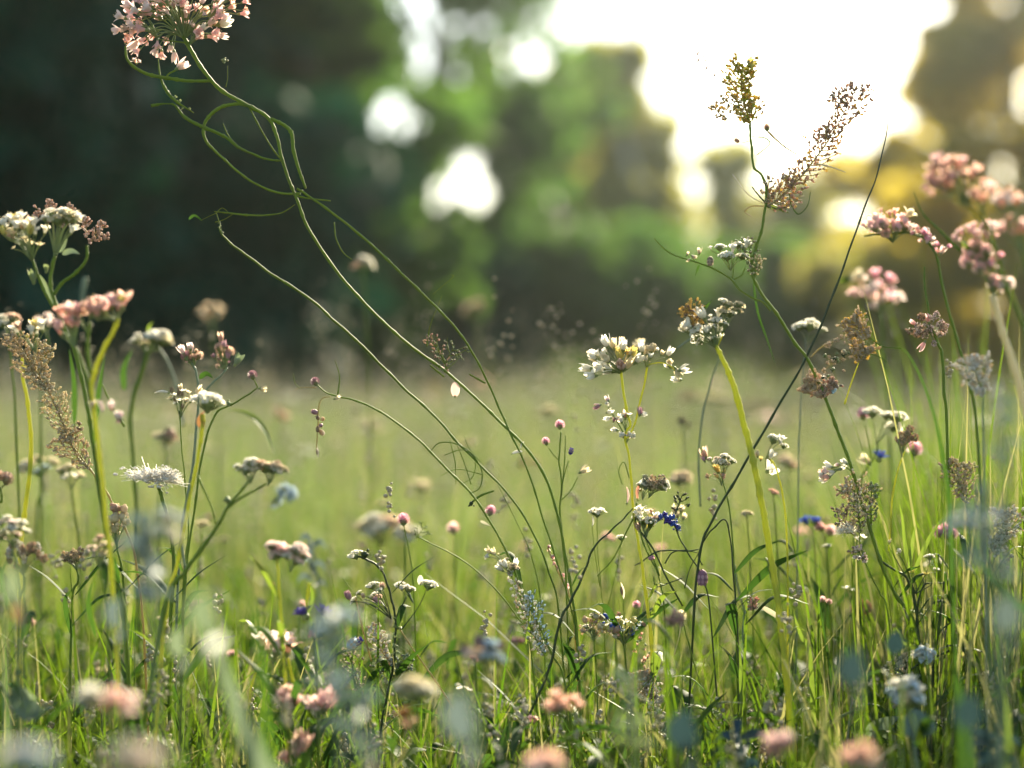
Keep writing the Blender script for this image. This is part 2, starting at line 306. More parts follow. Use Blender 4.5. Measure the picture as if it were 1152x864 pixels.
# ------------------------------------------------------------------ meadow grass
def grass_field(name, label, n, d0, d1, h0, h1, w0, w1, mats, seg=4, seed=0, spread=0.33, pw=1.0, lean=0.45, hfun=None, seeds=0.0):
    rng = np.random.default_rng(seed)
    u = rng.uniform(0, 1, n); dpt = (d0 ** pw + u * (d1 ** pw - d0 ** pw)) ** (1/pw)
    x = rng.uniform(-1, 1, n) * (dpt * spread + 0.25)
    cl = np.sin(x*9 + np.sin(dpt*7)*2) * np.sin(dpt*11 + np.sin(x*6)*2) * 0.5 + 0.5        # tufts
    h = (h0 + (h1 - h0) * rng.beta(2, 3.2, n)) * (0.8 + 0.35 * cl)
    hf = hfun(x, dpt) if hfun is not None else np.ones(n)
    h = h * hf
    w = rng.uniform(w0, w1, n); az = rng.uniform(0, 2*math.pi, n); ln = np.abs(rng.normal(0.12, lean, n)); ln = np.minimum(ln, 1.2) / np.maximum(hf, 1) ** 1.2
    yaw = rng.uniform(0, 2*math.pi, n)
    k = seg + 1; t = np.linspace(0, 1, k)
    hx = (np.cos(az) * ln * h)[:, None] * (t ** 1.8)[None]; hy = (np.sin(az) * ln * h)[:, None] * (t ** 1.8)[None]
    hz = h[:, None] * (t - 0.28 * np.minimum(ln, 1)[:, None] * t ** 2.2)
    Cx = x[:, None] + hx; Cy = dpt[:, None] + hy; Cz = hz - 0.01
    wp = np.maximum(1 - t ** 2.2, 0.04)[None] * w[:, None] * 0.5
    tw = yaw[:, None] + t[None] * rng.normal(0, 0.6, n)[:, None]
    sx, sy = np.cos(tw) * wp, np.sin(tw) * wp
    V = np.stack([np.stack([Cx - sx, Cy - sy, Cz], 2), np.stack([Cx + sx, Cy + sy, Cz], 2)], 2).reshape(n, k*2, 3)
    F = np.array([(2*i, 2*i+1, 2*i+3, 2*i+2) for i in range(seg)])
    Fa = (F[None] + (np.arange(n) * k * 2)[:, None, None]).reshape(-1, 4)
    mi = (rng.uniform(0, 1, n) < 0.08 + 0.22*np.clip(np.sin(x*1.3 + dpt*.8)*np.sin(dpt*1.1 + x*.4), 0, 1)).astype(int)
    mb = MB(); mb.v.append(V.reshape(-1, 3)); mb.n = n*k*2; mb.f[4].append((Fa, np.repeat(mi, seg)))
    if seeds > 0:                                # some blades carry a seed spray at the tip
        idx = np.where(rng.uniform(0, 1, n) < seeds)[0]; m = 14
        tip = np.stack([Cx[idx, -1], Cy[idx, -1], Cz[idx, -1]], 1)
        q = tip[:, None, :] + rng.normal(size=(len(idx), m, 3)) * np.array((0.006, 0.006, 0.016)) * (0.28 if d0 < 1.2 else 1.0); q[:, :, 2] -= 0.008 * (0.4 if d0 < 1.2 else 1.0)
        beads(mb, q.reshape(-1, 3), rng.uniform(0.0007, 0.0016, len(idx)*m) * (1 + np.repeat(dpt[idx], m)*0.10), 2)
    tag(link(name, mb.mesh(name, [M[a] for a in mats])), label, 'grass', kind='stuff')
def tall_right(x, d):
    return 1 + 0.85 * np.clip((x / d - 0.15) / 0.08, 0, 1) * np.clip((2.6 - d) / 1.0, 0, 1) * np.clip((d - 1.0) / 0.15, 0, 1) - 0.12 * np.exp(-((x/d) / 0.08) ** 2)
grass_field('wispy_stalks', 'hair thin seeding stalks tangled among the sharp flowers', 520, 1.02, 1.75, 0.10, 0.32, 0.0005, 0.0009, ['stem', 'grass_dry', 'seed'], 7, 12, 0.31, 1.0, 0.55, None, 0.8)
grass_field('seeding_grass', 'tall thin flowering grass stalks through the middle meadow', 5200, 1.5, 9, 0.22, 0.46, 0.0010, 0.0018, ['grass_dry', 'grass_far', 'seed'], 6, 18, 0.34, 1.0, 0.16, None, 0.95)
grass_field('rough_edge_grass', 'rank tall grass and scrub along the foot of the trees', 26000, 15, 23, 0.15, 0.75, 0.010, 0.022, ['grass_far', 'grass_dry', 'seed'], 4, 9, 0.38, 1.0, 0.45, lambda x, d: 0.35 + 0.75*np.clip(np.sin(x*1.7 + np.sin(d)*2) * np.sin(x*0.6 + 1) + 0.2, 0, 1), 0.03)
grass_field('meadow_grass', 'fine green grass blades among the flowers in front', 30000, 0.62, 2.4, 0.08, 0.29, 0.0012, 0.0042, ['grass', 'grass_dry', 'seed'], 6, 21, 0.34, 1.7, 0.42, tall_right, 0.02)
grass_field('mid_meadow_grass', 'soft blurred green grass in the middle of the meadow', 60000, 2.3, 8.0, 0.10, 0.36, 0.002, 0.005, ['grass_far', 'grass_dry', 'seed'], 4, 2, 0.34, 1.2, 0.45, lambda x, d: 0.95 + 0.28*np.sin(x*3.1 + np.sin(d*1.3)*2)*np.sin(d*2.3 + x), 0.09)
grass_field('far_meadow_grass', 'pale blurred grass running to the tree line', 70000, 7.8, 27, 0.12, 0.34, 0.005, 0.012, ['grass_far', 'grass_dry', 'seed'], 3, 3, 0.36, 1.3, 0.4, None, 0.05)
def herbage():
    rng = np.random.default_rng(31); mb = MB(); n = 5600
    y = 0.66 + 1.5 * rng.uniform(0, 1, n) ** 0.8; x = rng.uniform(-1, 1, n) * (y * 0.34 + 0.2); z = 0.02 + 0.12 * rng.beta(1.3, 2, n)
    t = np.linspace(0, 1, 6); L = rng.uniform(0.025, 0.07, n); a = rng.uniform(0, 6.283, n); up = rng.uniform(0.4, 1.4, n)
    r = L[:, None] * t; C = np.stack([x[:, None] + np.cos(a)[:, None]*r*np.cos(up)[:, None], y[:, None] + np.sin(a)[:, None]*r*np.cos(up)[:, None], z[:, None] + r*np.sin(up)[:, None] - 0.5*r*t], 2)
    w = (L * rng.uniform(0.05, 0.13, n))[:, None] * np.sin(np.pi*(0.05 + 0.92*t)) ** 0.8; s = np.stack([-np.sin(a), np.cos(a), rng.normal(0, .3, n)], 1)[:, None, :] * w[:, :, None]
    u = np.array((0, 0, 1.0)) * (w*0.35)[:, :, None]; V = np.stack([C - s + u, C, C + s + u], 2).reshape(n, 18, 3)
    F = np.array([(i*3+j, i*3+j+1, (i+1)*3+j+1, (i+1)*3+j) for i in range(5) for j in range(2)]); Fa = (F[None] + (np.arange(n)*18)[:, None, None]).reshape(-1, 4)
    mb.v.append(V.reshape(-1, 3)); mb.n = n*18; mb.f[4].append((Fa, np.repeat((rng.uniform(0, 1, n) < .06).astype(int), 10)))
    # the fine stalks that carry these leaves
    for k in range(0, n, 5): tube(mb, [(x[k] + .006, y[k], -.01), (x[k] + .002, y[k], z[k]*.6), (x[k], y[k], z[k])], .0006, 3, 0)
    tag(link('low_herbage', mb.mesh('low_herbage', [M['leaf'], M['leaf_lime']])), 'low dark green leaves filling the base of the meadow', 'herbage', kind='stuff')
herbage()

# ------------------------------------------------------------------ haze
def haze():
    mb = MB(); x0, x1, y0, y1, z0, z1 = -270, 270, -205, 425, -1.2, 11.5
    V = [(x, y, z) for z in (z0, z1) for y in (y0, y1) for x in (x0, x1)]
    mb.add(V, [(0,2,3,1), (4,5,7,6), (0,1,5,4), (2,6,7,3), (0,4,6,2), (1,3,7,5)])
    m = bpy.data.materials.new('haze'); m.use_nodes = True; nt = m.node_tree; nt.nodes.clear()
    v = nt.nodes.new('ShaderNodeVolumePrincipled'); v.inputs['Color'].default_value = (0.84, 0.95, 0.92, 1)
    v.inputs['Density'].default_value = HAZE_D; v.inputs['Anisotropy'].default_value = HAZE_G
    o = nt.nodes.new('ShaderNodeOutputMaterial'); nt.links.new(v.outputs[0], o.inputs['Volume'])
    tag(link('haze', mb.mesh('haze', [m], False)), 'thin sunlit haze over the meadow', 'haze', kind='stuff')
HAZE_D, HAZE_G = 0.0013, 0.92
haze()

# ------------------------------------------------------------------ flower parts
_FL = {}
def egg(n, r, L, tip=0.55, bulge=0.45):
    z = np.linspace(0, 1, n); rad = np.sin(np.pi * z ** (math.log(0.5) / math.log(bulge))) ** 0.75 * r
    rad = np.maximum(rad, 0.0); return np.stack([rad, (z - 0.0) * L], 1)
def petal_strip(mb, r0, L, w, el, az, curl, mat, k=5, fold=0.2, z0=0.0):
    """One petal: starts at radius r0, rises at angle el, bends by curl."""
    t = np.linspace(0, 1, k); ang = el + curl * t
    dr = np.cos(ang) * L / (k-1); dz = np.sin(ang) * L / (k-1)
    r = r0 + np.concatenate([[0], np.cumsum(dr[:-1])]); z = z0 + np.concatenate([[0], np.cumsum(dz[:-1])])
    C = np.stack([r*np.cos(az), r*np.sin(az), z], 1); W = w * np.sin(np.pi * (0.12 + 0.83 * t)) ** 0.7
    blade(mb, C, W, np.array((-math.sin(az), math.cos(az), 0)), fold, mat)
def fl(kind, c, var=0):
    """A unit flower, bud or seed (about two units long, opening along +z) of material c."""
    key = (kind, c, var)
    if key in _FL: return _FL[key]
    rng = np.random.default_rng(abs(hash((kind, var))) % 1000 if False else (sum(map(ord, kind)) * 7 + var)); mb = MB(); mats = [M[c], M['calyx']]
    def corolla(c, ax, r, petals=5, mat=0, el=0.35, w=0.42, spin=0.0, k=4, curl=0.4):
        """A tiny open corolla at c facing ax."""
        x, y, z = frame(ax); sub = MB(); n0 = mb.n
        for q in range(petals): petal_strip(sub, 0.12, 1.0*rng.uniform(.8, 1.1), w, el + rng.uniform(-.2, .2), spin + q*6.283/petals + rng.uniform(-.12, .12), curl, 0, k, 0.25)
        for V in sub.v: mb.v.append(c + r*(V[:, :1]*x + V[:, 1:2]*y + V[:, 2:]*z))
        for f, m in sub.f[4]: mb.f[4].append((f + n0, m*0 + mat))
        mb.n += sub.n
    if kind == 'bud':                            # half closed flower: overlapping petals wrapped over a small calyx
        el = 1.0 + 0.25*var
        revolve(mb, egg(8, 0.40 * rng.uniform(.85, 1.15), 1.5*el, bulge=0.5), 10, 0, 0.10, 5)
        for k in range(6): petal_strip(mb, 0.20, 1.75*el*rng.uniform(.8, 1.1), 0.36, 1.0 + rng.uniform(-.1, .12), k*1.047 + rng.uniform(-.3, .3), 0.75 + rng.uniform(-.25, .2), 0, 6, 0.35, 0.1)
        revolve(mb, np.array(((0.06, -0.35), (0.22, -0.15), (0.34, 0.12), (0.36, 0.4))), 8, 1)
        for k in range(4): petal_strip(mb, 0.25, 0.7, 0.13, 1.2, k*1.57, 0.1, 1, 4, 0.3, 0.05)
    elif kind == 'knob':                         # tubular floret flaring into five uneven lobes, stamens showing
        L_ = rng.uniform(0.7, 1.2)
        revolve(mb, np.array(((0.10, -0.2), (0.20, 0.1), (0.26, 0.5*L_), (0.46, L_))), 8, 0)
        for k in range(5): petal_strip(mb, 0.34, 1.0*rng.uniform(.75, 1.2), 0.40, 1.05 + rng.uniform(-.4, .25), k*1.257 + rng.uniform(-.2, .2), rng.uniform(-.9, .5), 0, 6, 0.25, 0.75*L_)
        for k in range(4): petal_strip(mb, 0.22, 0.8, 0.30, 1.25, k*1.57 + .4, 0.5, 0, 4, 0.3, 0.8*L_)
        revolve(mb, np.array(((0.05, -0.35), (0.2, -0.15), (0.27, 0.2))), 7, 1); mats.append(M['cream'])
        for k in range(5):
            a = rng.uniform(0, 6.28); e = np.array((0.32*math.cos(a), 0.32*math.sin(a), L_ + rng.uniform(.5, 1.0))); tube(mb, [(0, 0, L_*.6), e], 0.025, 3, 2); beads(mb, [e], 0.07, 2)
    elif kind == 'flower':                       # open cupped five petal floret
        for k in range(5): petal_strip(mb, 0.10, 1.15, 0.44, 0.35 + rng.uniform(-.1, .2), k*1.257 + rng.uniform(-.15, .15), 0.55, 0, z0=0.1, fold=0.3)
        revolve(mb, egg(6, 0.22, 0.45), 8, 2); mats.append(M['yellow'])
        revolve(mb, np.array(((0.05, -0.35), (0.2, -0.1), (0.3, 0.15))), 8, 1)
        for k in range(9):
            a = rng.uniform(0, 6.28); e = np.array((0.4*math.cos(a), 0.4*math.sin(a), rng.uniform(.6, .9))); tube(mb, [(0.06*math.cos(a), 0.06*math.sin(a), 0.2), e], 0.025, 3, 2); beads(mb, [e], 0.07, 2)
    elif kind == 'dome':                         # uneven cushion of tiny open florets over a brownish cup
        n = 30
        for k in range(n):
            ph = math.acos(1 - rng.uniform(0, 0.92)); a = k*2.4 + rng.uniform(-.3, .3); rr = rng.uniform(.85, 1.12)
            c3 = np.array((rr*math.sin(ph)*math.cos(a), rr*math.sin(ph)*math.sin(a), 0.15 + 0.55*math.cos(ph))); ax = nrm(c3 + np.array((0, 0, .5)) + rng.normal(size=3)*.18)
            corolla(c3, ax, rng.uniform(.24, .34), 5, 0, rng.uniform(.1, .8), .45, rng.uniform(0, 6)); beads(mb, [c3 + ax*.05], 0.065, 3 if k % 4 else 2)
            tube(mb, [(c3[0]*.25, c3[1]*.25, -.3), c3*np.array((.8, .8, .5)) - np.array((0, 0, .1)), c3], 0.035, 4, 1)
        mats += [M['beige'], M['yellow']]
        revolve(mb, np.array(((0.08, -0.55), (0.22, -0.35), (0.4, -0.1), (0.5, 0.15), (0.3, 0.35), (0.02, 0.4))), 10, 1)
    elif kind == 'clover':                       # globe of narrow petals
        for k in range(80):
            ph = math.acos(1 - 1.75 * (k + 0.5) / 80); a = k * 2.39996
            d = np.array((math.sin(ph)*math.cos(a), math.sin(ph)*math.sin(a), math.cos(ph)))
            up = nrm(d + np.array((0, 0, 0.7))); C = np.array([d*0.35, d*0.6 + up*0.12, d*0.7 + up*0.38, d*0.66 + up*0.55]); C[:, 2] += 0.75
            blade(mb, C, np.array((0.05, 0.13, 0.12, 0.03)), np.cross(d, (0.1, 0.2, 1)), 0.4, 0)
        revolve(mb, np.array(((0.1, -0.3), (0.5, 0.1), (0.62, 0.6), (0.35, 1.1), (0.02, 1.25))), 12, 1)
    elif kind == 'scaly':                        # egg shaped bud of overlapping bracts
        revolve(mb, egg(8, 0.6, 1.9, bulge=0.42), 12, 0)
        for row in range(6):
            z = 0.15 + row*0.25; r = 0.60*math.sin(math.pi*min(0.97, (z/1.9)**0.8))**0.75
            for k in range(8): petal_strip(mb, r, 0.48, 0.20, 1.25, (k + 0.5*(row % 2))*math.pi/4, 0.35, 0 if row % 2 else 2, 4, 0.3, z)
        mats.append(M['mauve'] if c in ('purple_dark', 'mauve', 'magenta') else M['beige'])
    elif kind == 'cornflower':                   # ring of flared rays over a dark scaly cup
        revolve(mb, egg(7, 0.42, 0.95), 10, 1)
        for k in range(11): petal_strip(mb, 0.2, 1.15, 0.24, 0.75 + rng.uniform(-.3, .3), k*0.571, -0.35, 0, 5, 0.5, 0.7)
        for k in range(12):
            a = k*0.52; tube(mb, [(0.1*math.cos(a), 0.1*math.sin(a), 0.8), (0.3*math.cos(a), 0.3*math.sin(a), 1.5)], 0.04, 4, 2)
        mats.append(M['violet'])
    elif kind == 'fluff':                        # downy ball of fine hairs
        for k in range(340):
            d = rng.normal(size=3); d /= np.linalg.norm(d); d[2] = abs(d[2])*0.8 - 0.15*rng.uniform()
            b = d * rng.uniform(0.2, 0.6); q = rng.normal(size=3)*0.22
            C = spline([b, b + d*0.35 + q*0.4, b + d*0.55 + q], 2)
            blade(mb, C, np.full(len(C), 0.014), rng.normal(size=3), 0.3, 0)
        beads(mb, rng.normal(size=(140, 3))*np.array((.42, .42, .25)) + np.array((0, 0, 0.25)), rng.uniform(0.04, 0.12, 140), 0)
    elif kind == 'spike':                        # rough tuft of little pointed seeds
        for k in range(90):
            d = rng.normal(size=3); d /= np.linalg.norm(d); q = d*rng.uniform(0.45, 0.95)*np.array((.8, .8, 1)) + np.array((0, 0, 0.8))
            beads(mb, [q], [rng.uniform(0.07, 0.13)], 0 if k % 3 else 2, [d], 1.7)
        for k in range(26):
            d = rng.normal(size=3); d /= np.linalg.norm(d); tube(mb, [(0, 0, 0.1), d*0.8 + np.array((0, 0, 0.8))], 0.03, 4, 1)
        mats.append(M['bud_brown'])
    elif kind == 'oval':                         # single broad cupped petal
        t = np.linspace(0, 1, 9); C = np.stack([t*0, 0.22*np.sin(t*2.2), t*2.0], 1)
        W = 0.62*np.sin(np.pi*(0.06 + 0.9*t))**0.6; blade(mb, C, W, np.array((1.0, 0, 0)), 0.35, 0); blade(mb, C + np.array((0, -0.04, 0)), W*0.92, np.array((1.0, 0, 0)), 0.5, 0)
        revolve(mb, np.array(((0.05, -0.2), (0.16, -0.05), (0.2, 0.15))), 7, 1)
    elif kind == 'seed':                         # flat seed with a dark middle in a pale wing
        t = np.linspace(0, 1, 9); C = np.stack([t*0, 0.08*np.sin(t*3.1), t*2.0], 1)
        blade(mb, C, 0.55*np.sin(np.pi*(0.03 + 0.94*t))**0.6, np.array((1.0, 0, 0)), 0.2, 0)
        z = np.linspace(0, 1, 7); revolve(mb, np.stack([0.22*np.sin(np.pi*z)**.7, 0.4 + z*1.2], 1), 8, 2); mats.append(M['bud_brown'])
    elif kind == 'bead':
        beads(mb, [(0, 0, 0.8)], [0.8], 0, [(0, 0, 1)], 1.15); beads(mb, rng.normal(size=(9, 3))*0.45 + np.array((0, 0, 0.9)), 0.38, 0)
        tube(mb, [(0, 0, -0.3), (0, 0, 0.4)], (0.1, 0.3), 6, 1)
    me = mb.mesh(kind, mats); _FL[key] = me; return me

class Plant:
    """A rooted plant: an Empty on the ground that parents stem, branches, leaves and flower heads."""
    def __init__(s, name, label, d, pts, w=(2.5, 4), mat='stem', cat='wildflower', group=None, seed=None, root=None, nodes=True, dz=0.0):
        s.d = d; s.rng = np.random.default_rng(seed if seed is not None else int(pts[0][0]*31 + pts[0][1]*17))
        C = s.path(pts)
        a, b = C[-2], C[-1]; h = b[2]
        if root is not None: g = np.array((root[0], root[1], -0.012))
        else:
            dirx = (b[0]-a[0]) / max(0.02, abs(b[2]-a[2])); dirx = float(np.clip(dirx, -0.5, 0.5))
            g = np.array((b[0] + dirx*h*0.45, b[1] + s.rng.uniform(-0.02, 0.03), -0.012))
        full = np.vstack([C, (b*0.45 + g*0.55) + np.array(((b[0]-g[0])*0.12, 0, 0)), g])
        s.root = np.array((g[0], g[1], 0.0)); s.o = tag(link(name, None, loc=s.root), label, cat, group)
        s.stem_c = full; s.tube('stem', full, w, mat, 8)
        if 1.0 < d < 1.36 and cat == 'wildflower' and len(pts) > 3: s.stem_leaves(mat)
    def stem_leaves(s, mat):
        S = spline(s.stem_c, 8); rng = np.random.default_rng(len(S)*13 + int(abs(s.root[0])*9999)); px = s.px()
        lm = {'stem_dark': 'leaf', 'stem_grey': 'leaf', 'stem_yellow': 'leaf_lime'}.get(mat, 'leaf')
        for k in range(int(rng.integers(3, 7))):
            z = rng.uniform(.05, .22); j = int(np.argmin(abs(S[:, 2] - z))); b = S[j]; a = rng.uniform(0, 6.28); Ln = rng.uniform(.022, .05); dr = np.array((math.cos(a), math.sin(a)*.6, 0))
            C = spline([b, b + dr*Ln*.45 + np.array((0, 0, Ln*.45)), b + dr*Ln*.95 + np.array((0, 0, Ln*rng.uniform(.3, .8)))], 5); t = np.linspace(0, 1, len(C)); mb = MB()
            blade(mb, C - s.root, Ln*rng.uniform(.045, .09)*np.maximum(np.sin(np.pi*t**.7), .08), np.cross(dr, (0, 0, 1.)) + rng.normal(size=3)*.3, .3); link('leaf', mb.mesh('leaf', [M[lm]]), s.o)
    def path(s, pts, d=None):
        d = d or s.d; out = []
        for i, p in enumerate(pts): out.append(P(p[0], p[1], d + (p[2] if len(p) > 2 else 0)))
        return np.array(out)
    def px(s): return s.d / FPX
    def tube(s, name, C, w, mat, n=6, parent=None):
        S = spline(C, 7); k = len(S); L = np.linalg.norm(S[-1]-S[0])
        amp = 0.25 * s.px() * min(1, L*6); ph = s.rng.uniform(0, 6, 3)
        S = S + amp * np.stack([np.sin(np.arange(k)*0.9 + ph[i]) for i in range(3)], 1) * np.minimum(1, np.minimum(np.arange(k), k-1-np.arange(k))/3)[:, None]
        r = np.interp(np.linspace(0, 1, k), np.linspace(0, 1, len(w)), w) * 0.43 * s.px()
        r = r * (1 + 0.10*np.sin(np.arange(k)*2.3 + ph[0]) + 0.28*(np.arange(k) % 9 == 4))
        mb = MB(); tube(mb, S - s.root, r, n); return link(name, mb.mesh(name, [M[mat]]), parent or s.o)
    def branch(s, pts, w=(1.6, 2.4), mat='stem', d=None, name='branch'):
        return s.tube(name, s.path(pts, d), w, mat, 6)
    def tendril(s, pts, w=(0.7, 1.3), mat='stem', d=None): return s.branch(pts, [q*1.25 for q in w], mat, d, 'tendril')
    def ground_branch(s, pts, w=(1.6, 2.4), mat='stem'):
        C = s.path(pts); b = C[-1]; g = s.root + s.rng.normal(0, 0.006, 3)*np.array((1, 1, 0)); g[2] = -0.01
        return s.tube('branch', np.vstack([C, b*0.5 + g*0.5, g]), w, mat, 6)
    def leaf(s, pts, w, mat='leaf', d=None, twist=0.5, fold=0.3, name='leaf', lab=None, peak=0.35, parent=None):
        S = spline(s.path(pts, d), 6); k = len(S); t = np.linspace(0, 1, k)
        W = 0.5*w*s.px()*np.maximum(np.sin(np.pi*t**(math.log(0.5)/math.log(peak)))**0.8, 0.05); T = np.gradient(S, axis=0)
        side = np.array([nrm(np.cross(T[i], (0, 1.0, 0))) * math.cos(twist*(0.6 + t[i])) + np.array((0, 1.0, 0))*math.sin(twist*(0.6 + t[i])) for i in range(k)])
        mb = MB(); blade(mb, S - s.root, W, side, fold); o = link(name, mb.mesh(name, [M[mat]]), parent or s.o)
        if lab: o['label'] = lab
        return o
    def one(s, name, kind, c, x, y, r, axis=(0, 0, 1), dd=0.0, parent=None, var=None, lab=None, sx=1.0):
        p = P(x, y, s.d + dd) - s.root; var = int(s.rng.integers(0, 3)) if var is None else var
        me = fl(kind, c, var); o = link(name, me, parent or s.o); rr = r*s.px()
        q = Vector(axis).normalized().to_track_quat('Z', 'Y') @ Quaternion((0, 0, 1), s.rng.uniform(0, 6.28) if kind not in ('oval', 'seed') else s.rng.uniform(-.5, .5))
        o.matrix_local = Matrix.Translation(Vector(p)) @ q.to_matrix().to_4x4() @ Matrix.Diagonal((rr*sx, rr*sx, rr, 1))
        if lab: o['label'] = lab
        return o
    def umbel(s, cx, cy, w, h, n, kinds, r, base, dd=0.0, droop=0.0, lab=None, out=0.8, pw=0.8, pts=None, ped='calyx', fname='floret', top=True):
        """A flower head: stalklets fan from base to n florets that fill a w x h dome round (cx, cy)."""
        rng = s.rng; b = P(base[0], base[1], s.d + dd); mb = MB(); lst = []
        if pts is None:
            pts = []
            for i in range(n):
                for _ in range(40):
                    q = rng.uniform(-1, 1, 3)
                    if np.linalg.norm(q) > 1: continue
                    if top and q[2] < -0.35 and rng.uniform() < 0.7: continue
                    x, y, dp = cx + q[0]*w/2, cy - q[2]*h/2, q[1]*w/2*0.7*s.px()
                    if all((x-a)**2 + (y-e)**2 + ((dp-f)/s.px())**2 > (1.25*r)**2 for a, e, f in pts): break
                pts.append((x, y, dp))
        for (x, y, dp) in pts:
            p = P(x, y, s.d + dd + dp); ax = nrm(nrm(p - b) * out + np.array((rng.normal()*.15, rng.normal()*.15, (1 - out) - droop)))
            rr = r * (rng.uniform(0.8, 1.3) if rng.uniform() > .22 else rng.uniform(.45, .75)); e = p - ax*rr*s.px()*0.3
            m = b*0.45 + e*0.55 + np.array((0, 0, 1))*np.linalg.norm(e-b)*0.12*(1 if droop < .3 else 1.8)
            S = spline([b, m, e], 4); tube(mb, S - s.root, pw*0.5*s.px()*np.linspace(1.25, 0.8, len(S)), 5); lst.append((p, ax, rr))
        beads(mb, [b - s.root], [pw*1.1*s.px()], 0)
        hd = link('flower_head', mb.mesh('flower_head', [M[ped]]), s.o)
        if lab: hd['label'] = lab
        for p, ax, rr in lst:
            kd, c = kinds[int(rng.integers(0, len(kinds)))]
            if rng.uniform() < .05: c = 'rose_brown'      # a wilted one here and there
            o = link(fname, fl(kd, c, int(rng.integers(0, 3))), hd); q = Vector(ax).to_track_quat('Z', 'Y') @ Quaternion((0, 0, 1), rng.uniform(0, 6.28))
            f = rr*s.px(); o.matrix_local = Matrix.Translation(Vector(p - s.root)) @ q.to_matrix().to_4x4() @ Matrix.Diagonal((f*rng.uniform(.85, 1.15), f*rng.uniform(.85, 1.15), f, 1))
        return hd
    def panicle(s, pts, n, blen, bead, mat='beige', smat='stem_brown', dd=0.0, prof=None, ang=0.9, sub=4, name='seed_head', lab=None, side=0, el=1.25, tw=1.0, w=(1.0, 2.2), mix=None, only=None):
        """Feathery head: side twigs along pts (tip first) that fork again and carry seeds."""
        n = max(6, int(n*0.75)); rng = s.rng; A = spline(s.path([(p[0], p[1], (p[2] if len(p) > 2 else 0) + dd) for p in pts]), 10)[::-1]; k = len(A); px = s.px()
        mb = MB(); sb = MB(); T = np.gradient(A, axis=0)
        tube(mb, A - s.root, np.linspace(w[1], w[0], k)*0.5*px, 6); Bp, Br, Bx = [], [], []
        prof = prof or (lambda t: 0.35 + 0.9*math.sin(math.pi*min(1, 0.1 + t*0.95)))
        for i in range(n):
            t = (i + rng.uniform(0, 0.8)) / n; j = min(k-1, int(t*(k-1))); tt = nrm(T[j]); sx, sy, _ = frame(tt)
            # side twigs mostly lie across the line of sight, as on a flattened plume
            az = rng.uniform(-0.7, 0.7) + (math.pi if (i % 2 and side == 0) or side < 0 else 0.0)
            lat = nrm(np.cross(tt, (0, 1.0, 0)))
            d0 = nrm(tt*math.cos(ang) + (lat*math.cos(az) + np.array((0, 1.0, 0))*math.sin(az))*math.sin(ang)); L = blen*px*prof(t)*rng.uniform(0.75, 1.2)
            e = A[j] + d0*L + tt*L*0.25; mid = A[j] + d0*L*0.55
            S = spline([A[j], mid, e], 3); tube(mb, S - s.root, np.linspace(0.55, 0.3, len(S))*px*tw, 4)
            for q in range(sub):
                f = (q + 0.6 + rng.uniform(-.2, .2)) / sub; b = S[min(len(S)-1, int(f*(len(S)-1)))]
                d1 = nrm(d0 + rng.normal(size=3)*np.array((.75, .5, .75)) + np.array((0, 0, 0.25))); l1 = L*rng.uniform(0.16, 0.42)
                tube(mb, np.array([b, b + d1*l1]) - s.root, 0.27*px*tw, 3)
                for u in np.linspace(0.45, 1.0, 3):
                    Bp.append(b + d1*l1*u + rng.normal(size=3)*0.6*px); Br.append(bead*px*rng.uniform(0.7, 1.2)*0.5); Bx.append(d1)
        hd = link(name, mb.mesh(name, [M[smat]]), s.o)
        if lab: hd['label'] = lab
        Bp = np.array(Bp) - s.root; Br = np.array(Br); Bx = np.array(Bx); pick = rng.uniform(0, 1, len(Br)) < 0.25
        beads(sb, Bp[~pick], Br[~pick], 0, Bx[~pick], el); beads(sb, Bp[pick], Br[pick], 1, Bx[pick], el)
        tag(link('seeds', sb.mesh('seeds', [M[mat], M[mix or 'bud_brown']]), hd), kind='stuff'); return hd
    def chain(s, pts, n, r, kind, c, parent=None, name='bud', jitter=1.5):
        A = spline(s.path(pts), 8)
        for i in range(n):
            j = int((i + 0.5)/n*(len(A)-1)); q = A[j] + s.rng.normal(size=3)*jitter*s.px() - s.root; ax = s.rng.normal(size=3) + np.array((0, 0, 0.4)); rr = r*s.px()*s.rng.uniform(.7, 1.25)
            o = link(name, fl(kind, c if isinstance(c, str) else c[i % len(c)], int(s.rng.integers(0, 3))), parent or s.o)
            o.matrix_local = Matrix.Translation(Vector(q)) @ Vector(ax).normalized().to_track_quat('Z', 'Y').to_matrix().to_4x4() @ Matrix.Diagonal((rr, rr, rr, 1))

# ------------------------------------------------------------------ the plants in and near the plane of focus
# --- tall bent stem with the pink cluster nodding in from the top left
p = Plant('tall_pink_flower', 'tall bent green stem with a big nodding pink cluster at the top left', 1.2,
          [(206, 40), (214, 55), (228, 78), (247, 100), (270, 114), (300, 131), (311, 152), (317, 178), (326, 205), (334, 224), (347, 257), (375, 300), (398, 328), (430, 361), (463, 390), (498, 415), (520, 434), (546, 458), (566, 478), (590, 502), (612, 534), (627, 578), (637, 630), (645, 680), (650, 730)], (5.5, 5.0, 4.2, 3.6, 3.4, 3.4, 3.6, 3.8), 'stem')
p.umbel(196, 14, 104, 64, 56, [('knob', 'pink'), ('knob', 'pink_pale'), ('bud', 'pink_pale'), ('knob', 'pink')], 7.5, (208, 44), droop=0.35, out=0.7, pw=1.3)
p.umbel(150, 28, 36, 36, 11, [('knob', 'pink'), ('knob', 'pink_pale')], 6.5, (178, 44), droop=0.5, out=0.7, pw=1.2)
p.umbel(176, 50, 52, 24, 11, [('bud', 'pink_pale'), ('knob', 'pink')], 6.0, (198, 38), droop=0.7, out=0.5, pw=1.1)
